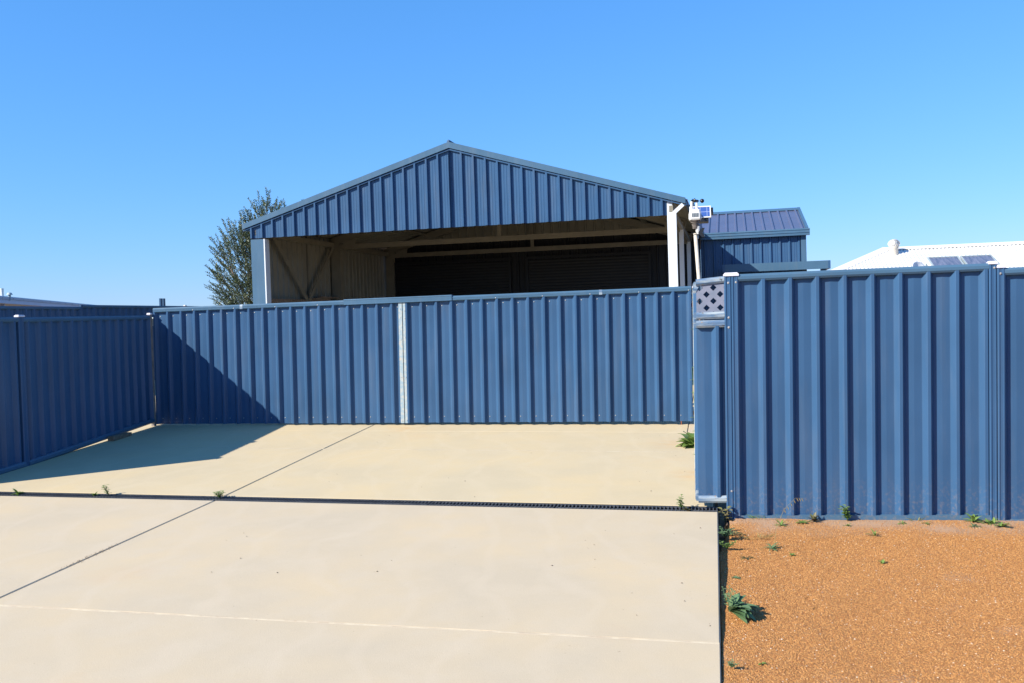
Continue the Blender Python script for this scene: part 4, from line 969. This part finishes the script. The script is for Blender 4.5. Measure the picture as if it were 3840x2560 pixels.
# on the gravel and along the fence foot (world x, y)
GW = [
 ('grass', 'thin green grass strip at fence foot right of corner post', 2.13, 7.87, 30, .06, .13, 'leaf_green'),
 ('ros', 'flat green weed on gravel left of the dark spiky weed', 2.40, 7.70, 18, .095, .018, 'leaf_green', (5, 35)),
 ('ros', 'dark purple spiky weed at the fence foot', 2.52, 7.76, 18, .105, .026, 'leaf_purple', (20, 75)),
 ('sprig', 'budded reddish green weed standing against the fence rail', 2.80, 7.74, .13, 6, 'leaf_green', .042, .06),
 ('ros', 'small light green tuft on gravel below the first fence rib', 2.20, 7.64, 16, .085, .014, 'leaf_green', (10, 60)),
 ('grass', 'straw coloured dry grass patch near the gravel corner', 1.90, 7.30, 44, .08, .13, 'leaf_dry'),
 ('ros', 'low grey green weed under the tall dry seed stalk', 1.93, 6.94, 16, .13, .014, 'leaf_blue', (8, 40)),
 ('ros', 'tiny green sprout on gravel below the budded weed', 2.74, 7.58, 10, .065, .012, 'leaf_green', (8, 40)),
 ('ros', 'yellow green tuft alone in the middle gravel', 2.83, 7.24, 9, .10, .013, 'leaf_green', (15, 60)),
 ('grass', 'faint yellowish tuft at the fence foot near mid panel', 3.35, 7.66, 16, .065, .05, 'leaf_dry'),
 ('ros', 'low pale weed on sand left of the mid panel tuft', 3.20, 7.60, 10, .075, .012, 'leaf_green', (8, 35)),
 ('ros', 'low pale weed on sand right of the mid panel tuft', 3.38, 7.56, 10, .075, .012, 'leaf_green', (8, 35)),
 ('ros', 'small weed sitting on the bottom rail by the last rib', 3.79, 7.61, 9, .085, .018, 'leaf_green', (25, 70)),
 ('ros', 'spiky green weed leaning on the rail near the post pair', 3.77, 7.54, 20, .125, .026, 'leaf_green', (12, 60)),
 ('ros', 'green weed just right of the spiky weed at the fence', 3.85, 7.48, 14, .10, .022, 'leaf_green', (10, 45)),
 ('ros', 'thin low weed on gravel below the spiky weed', 3.70, 7.41, 12, .11, .012, 'leaf_blue', (5, 25)),
 ('ros', 'light green weed below the right post pair', 3.90, 7.48, 16, .095, .020, 'leaf_green', (10, 55)),
 ('ros', 'matted light green weed farthest right on the gravel', 3.90, 7.36, 30, .095, .016, 'leaf_green', (8, 50)),
 ('ros', 'small dark green weed alone on the gravel centre', 2.59, 6.50, 8, .06, .016, 'leaf_green', (10, 50)),
 ('ros', 'grey flattened weed on gravel left side', 1.49, 6.27, 12, .075, .012, 'leaf_blue', (5, 25)),
 ('ros', 'tiny round green weed on gravel left of centre', 2.03, 6.76, 7, .04, .020, 'leaf_green', (10, 60)),
 ('ros', 'dead brownish weed on gravel above the grey flattened weed', 1.68, 6.73, 12, .085, .012, 'leaf_purple', (5, 30)),
 ('ros', 'tiny green sprout near the bottom edge of the gravel', 1.26, 4.77, 7, .035, .012, 'leaf_green', (10, 50)),
]
for g_w in GW:
    kind, lab, x, y = g_w[:4]; p = gpnt(x, y)
    if kind == 'grass': grass('grass_tuft', lab, p, g_w[4], g_w[5], g_w[6], g_w[7])
    elif kind == 'ros': rosette('gravel_weed', lab, 'weed', p, g_w[4], g_w[5] * .82, g_w[6] * .9, g_w[7], g_w[8])
    else: sprig('gravel_weed', lab, p, g_w[4], g_w[5], g_w[6], g_w[7], g_w[8])
mb = MB(); p = gpnt(1.95, 6.96); pts = [p, p + V((.03, .03, .15)), p + V((.10, .06, .28)), p + V((.20, .09, .36)), p + V((.27, .1, .355))]
mb.tube(pts, [.0018, .0016, .0012, .001, .0008], 5, tone=.2)
for i in range(7):
    t = 2 + i * .28; q = pts[int(t)].lerp(pts[min(4, int(t) + 1)], t % 1); leaf_mesh(mb, q, V((.5, 0, -.9)), V((0, 1, .2)), .032, .007, .1, 3, .1, .1)
tag(mb.build('seed_stalk', 'leaf_dry', None, tones=True), 'tall bent dry grass stalk with hanging seeds before the fence', 'grass')
sprig('yard_weed', 'green weed glimpsed through the gap beside the left gate post', V((-5.62, 14.75, zslab(14.7))), .34, 9, 'leaf_green', .05, .12)
sprig('yard_plant', 'leafy plant glimpsed through the lattice diamonds', V((1.80, 9.0, zslab(9) - .1)), 2.02, 3, 'leaf_green', .05, .05)
# specks blown onto the concrete
mb = MB()
for i in range(46):
    u = rnd(-4.5, -.2) if i % 3 else rnd(-1.2, -.05); v = rnd(-2.9, -.3) if i % 2 else rnd(.3, 4); p = dpt(u, v, .003); s_ = rnd(.003, .007)
    a = rnd(0, 3.14); X1 = V((math.cos(a), math.sin(a), 0)); Y1 = V((-math.sin(a), math.cos(a), 0))
    mb.add([p + X1 * s_ * 1.6, p + Y1 * s_ * .7, p - X1 * s_ * 1.4, p - Y1 * s_ * .7, p + ZZ * s_ * .8, p - ZZ * .003], [(0, 1, 4), (1, 2, 4), (2, 3, 4), (3, 0, 4)])
o = mb.build('debris', 'timber'); o['kind'] = 'stuff'; o['label'] = 'scattered grit and dead leaf bits on the concrete'

mb = MB()
for i in range(240):
    v = -2.25 + .85 * random.betavariate(2, 2.2); u = jl(v) + random.gauss(-.012, .014); p = dpt(u, v, .001); s_ = rnd(.0015, .004)
    mb.add([p + V((s_, 0, 0)), p + V((0, s_, 0)), p - V((s_, 0, 0)), p - V((0, s_, 0)), p + ZZ * s_], [(0, 1, 4), (1, 2, 4), (2, 3, 4), (3, 0, 4)])
o = mb.build('joint_grit', 'timber'); o['kind'] = 'stuff'; o['label'] = 'brown grit gathered along the long concrete joint'

# ------------------------------------------------------------------ tree behind the shed
random.seed(21)
tree = thing('olive_tree', 'grey green olive tree with upright shoots behind the shed left corner', 'tree')
TB = V((-5.85, 23.0, .35))
mb = MB(); mb.tube([TB, TB + V((.05, 0, .7)), TB + V((-.03, .02, 1.4))], [.14, .11, .09], 10)
limbs = []
for a, h, r_ in ((175, 3.0, .9), (200, 2.2, 1.15), (150, 2.6, .7), (100, 3.4, .35), (60, 2.8, .7), (-10, 2.9, .9), (-70, 2.7, .8), (235, 3.1, .7)):
    b = TB + V((-.03, .02, 1.3)); e = TB + V((math.cos(R(a)) * r_, math.sin(R(a)) * r_, 1.1 + h * .85)); mid = b.lerp(e, .5) + V((math.cos(R(a)) * .12, math.sin(R(a)) * .12, -.05))
    mb.tube([b, mid, e], [.055, .036, .012], 7); limbs.append((b, mid, e))
mb.build('trunk', 'bark', tree, smooth=True)
cr = MB(); tw = MB()
lobes = [((-.62, -.1, 2.55), (.80, .8, 1.45)), ((-.15, 0, 2.9), (.60, .8, 1.55)), ((.45, .1, 2.8), (.75, .9, 1.45)), ((-.42, -.1, 1.75), (.78, .8, .75))]
def inside():
    lb = random.choices(lobes, weights=(3, 3, 2.2, 1.4))[0]
    while True:
        q = V((rnd(-1, 1), rnd(-1, 1), rnd(-1, 1)))
        if q.length < 1: break
    q = q.normalized() * (q.length ** .55)
    return TB + V([lb[0][i] + q[i] * lb[1][i] for i in range(3)]), q
for i in range(1900):
    p, q = inside(); d = V((q.x * .75 + rnd(-.3, .3), q.y * .6 + rnd(-.3, .3), .55 + q.z * .5 + rnd(-.15, .35))).normalized(); ln = rnd(.22, .48)
    tip = p + d * ln; tw.tube([p - d * .12, p + d * ln * .5, tip], [.004, .003, .0015], 4)
    k = int(ln / .017)
    for j in range(k):
        t = j / k; a = j * 2.4 + i; b = p.lerp(tip, t) ; ld = (d * .75 + V((math.cos(a), math.sin(a), rnd(-.2, .3))) * .7).normalized(); L_ = rnd(.065, .095) * (1 - .35 * t)
        leaf_mesh(cr, b, ld, V((rnd(-1, 1), rnd(-1, 1), 1)), L_, .025, .15, 2, .15, random.random(), .9)
c1 = cr.build('crown', 'leaf_olive', tree, tones=True); c1['kind'] = 'stuff'
t1 = tw.build('twigs', 'bark', tree); t1['kind'] = 'stuff'
place_root(tree, TB)
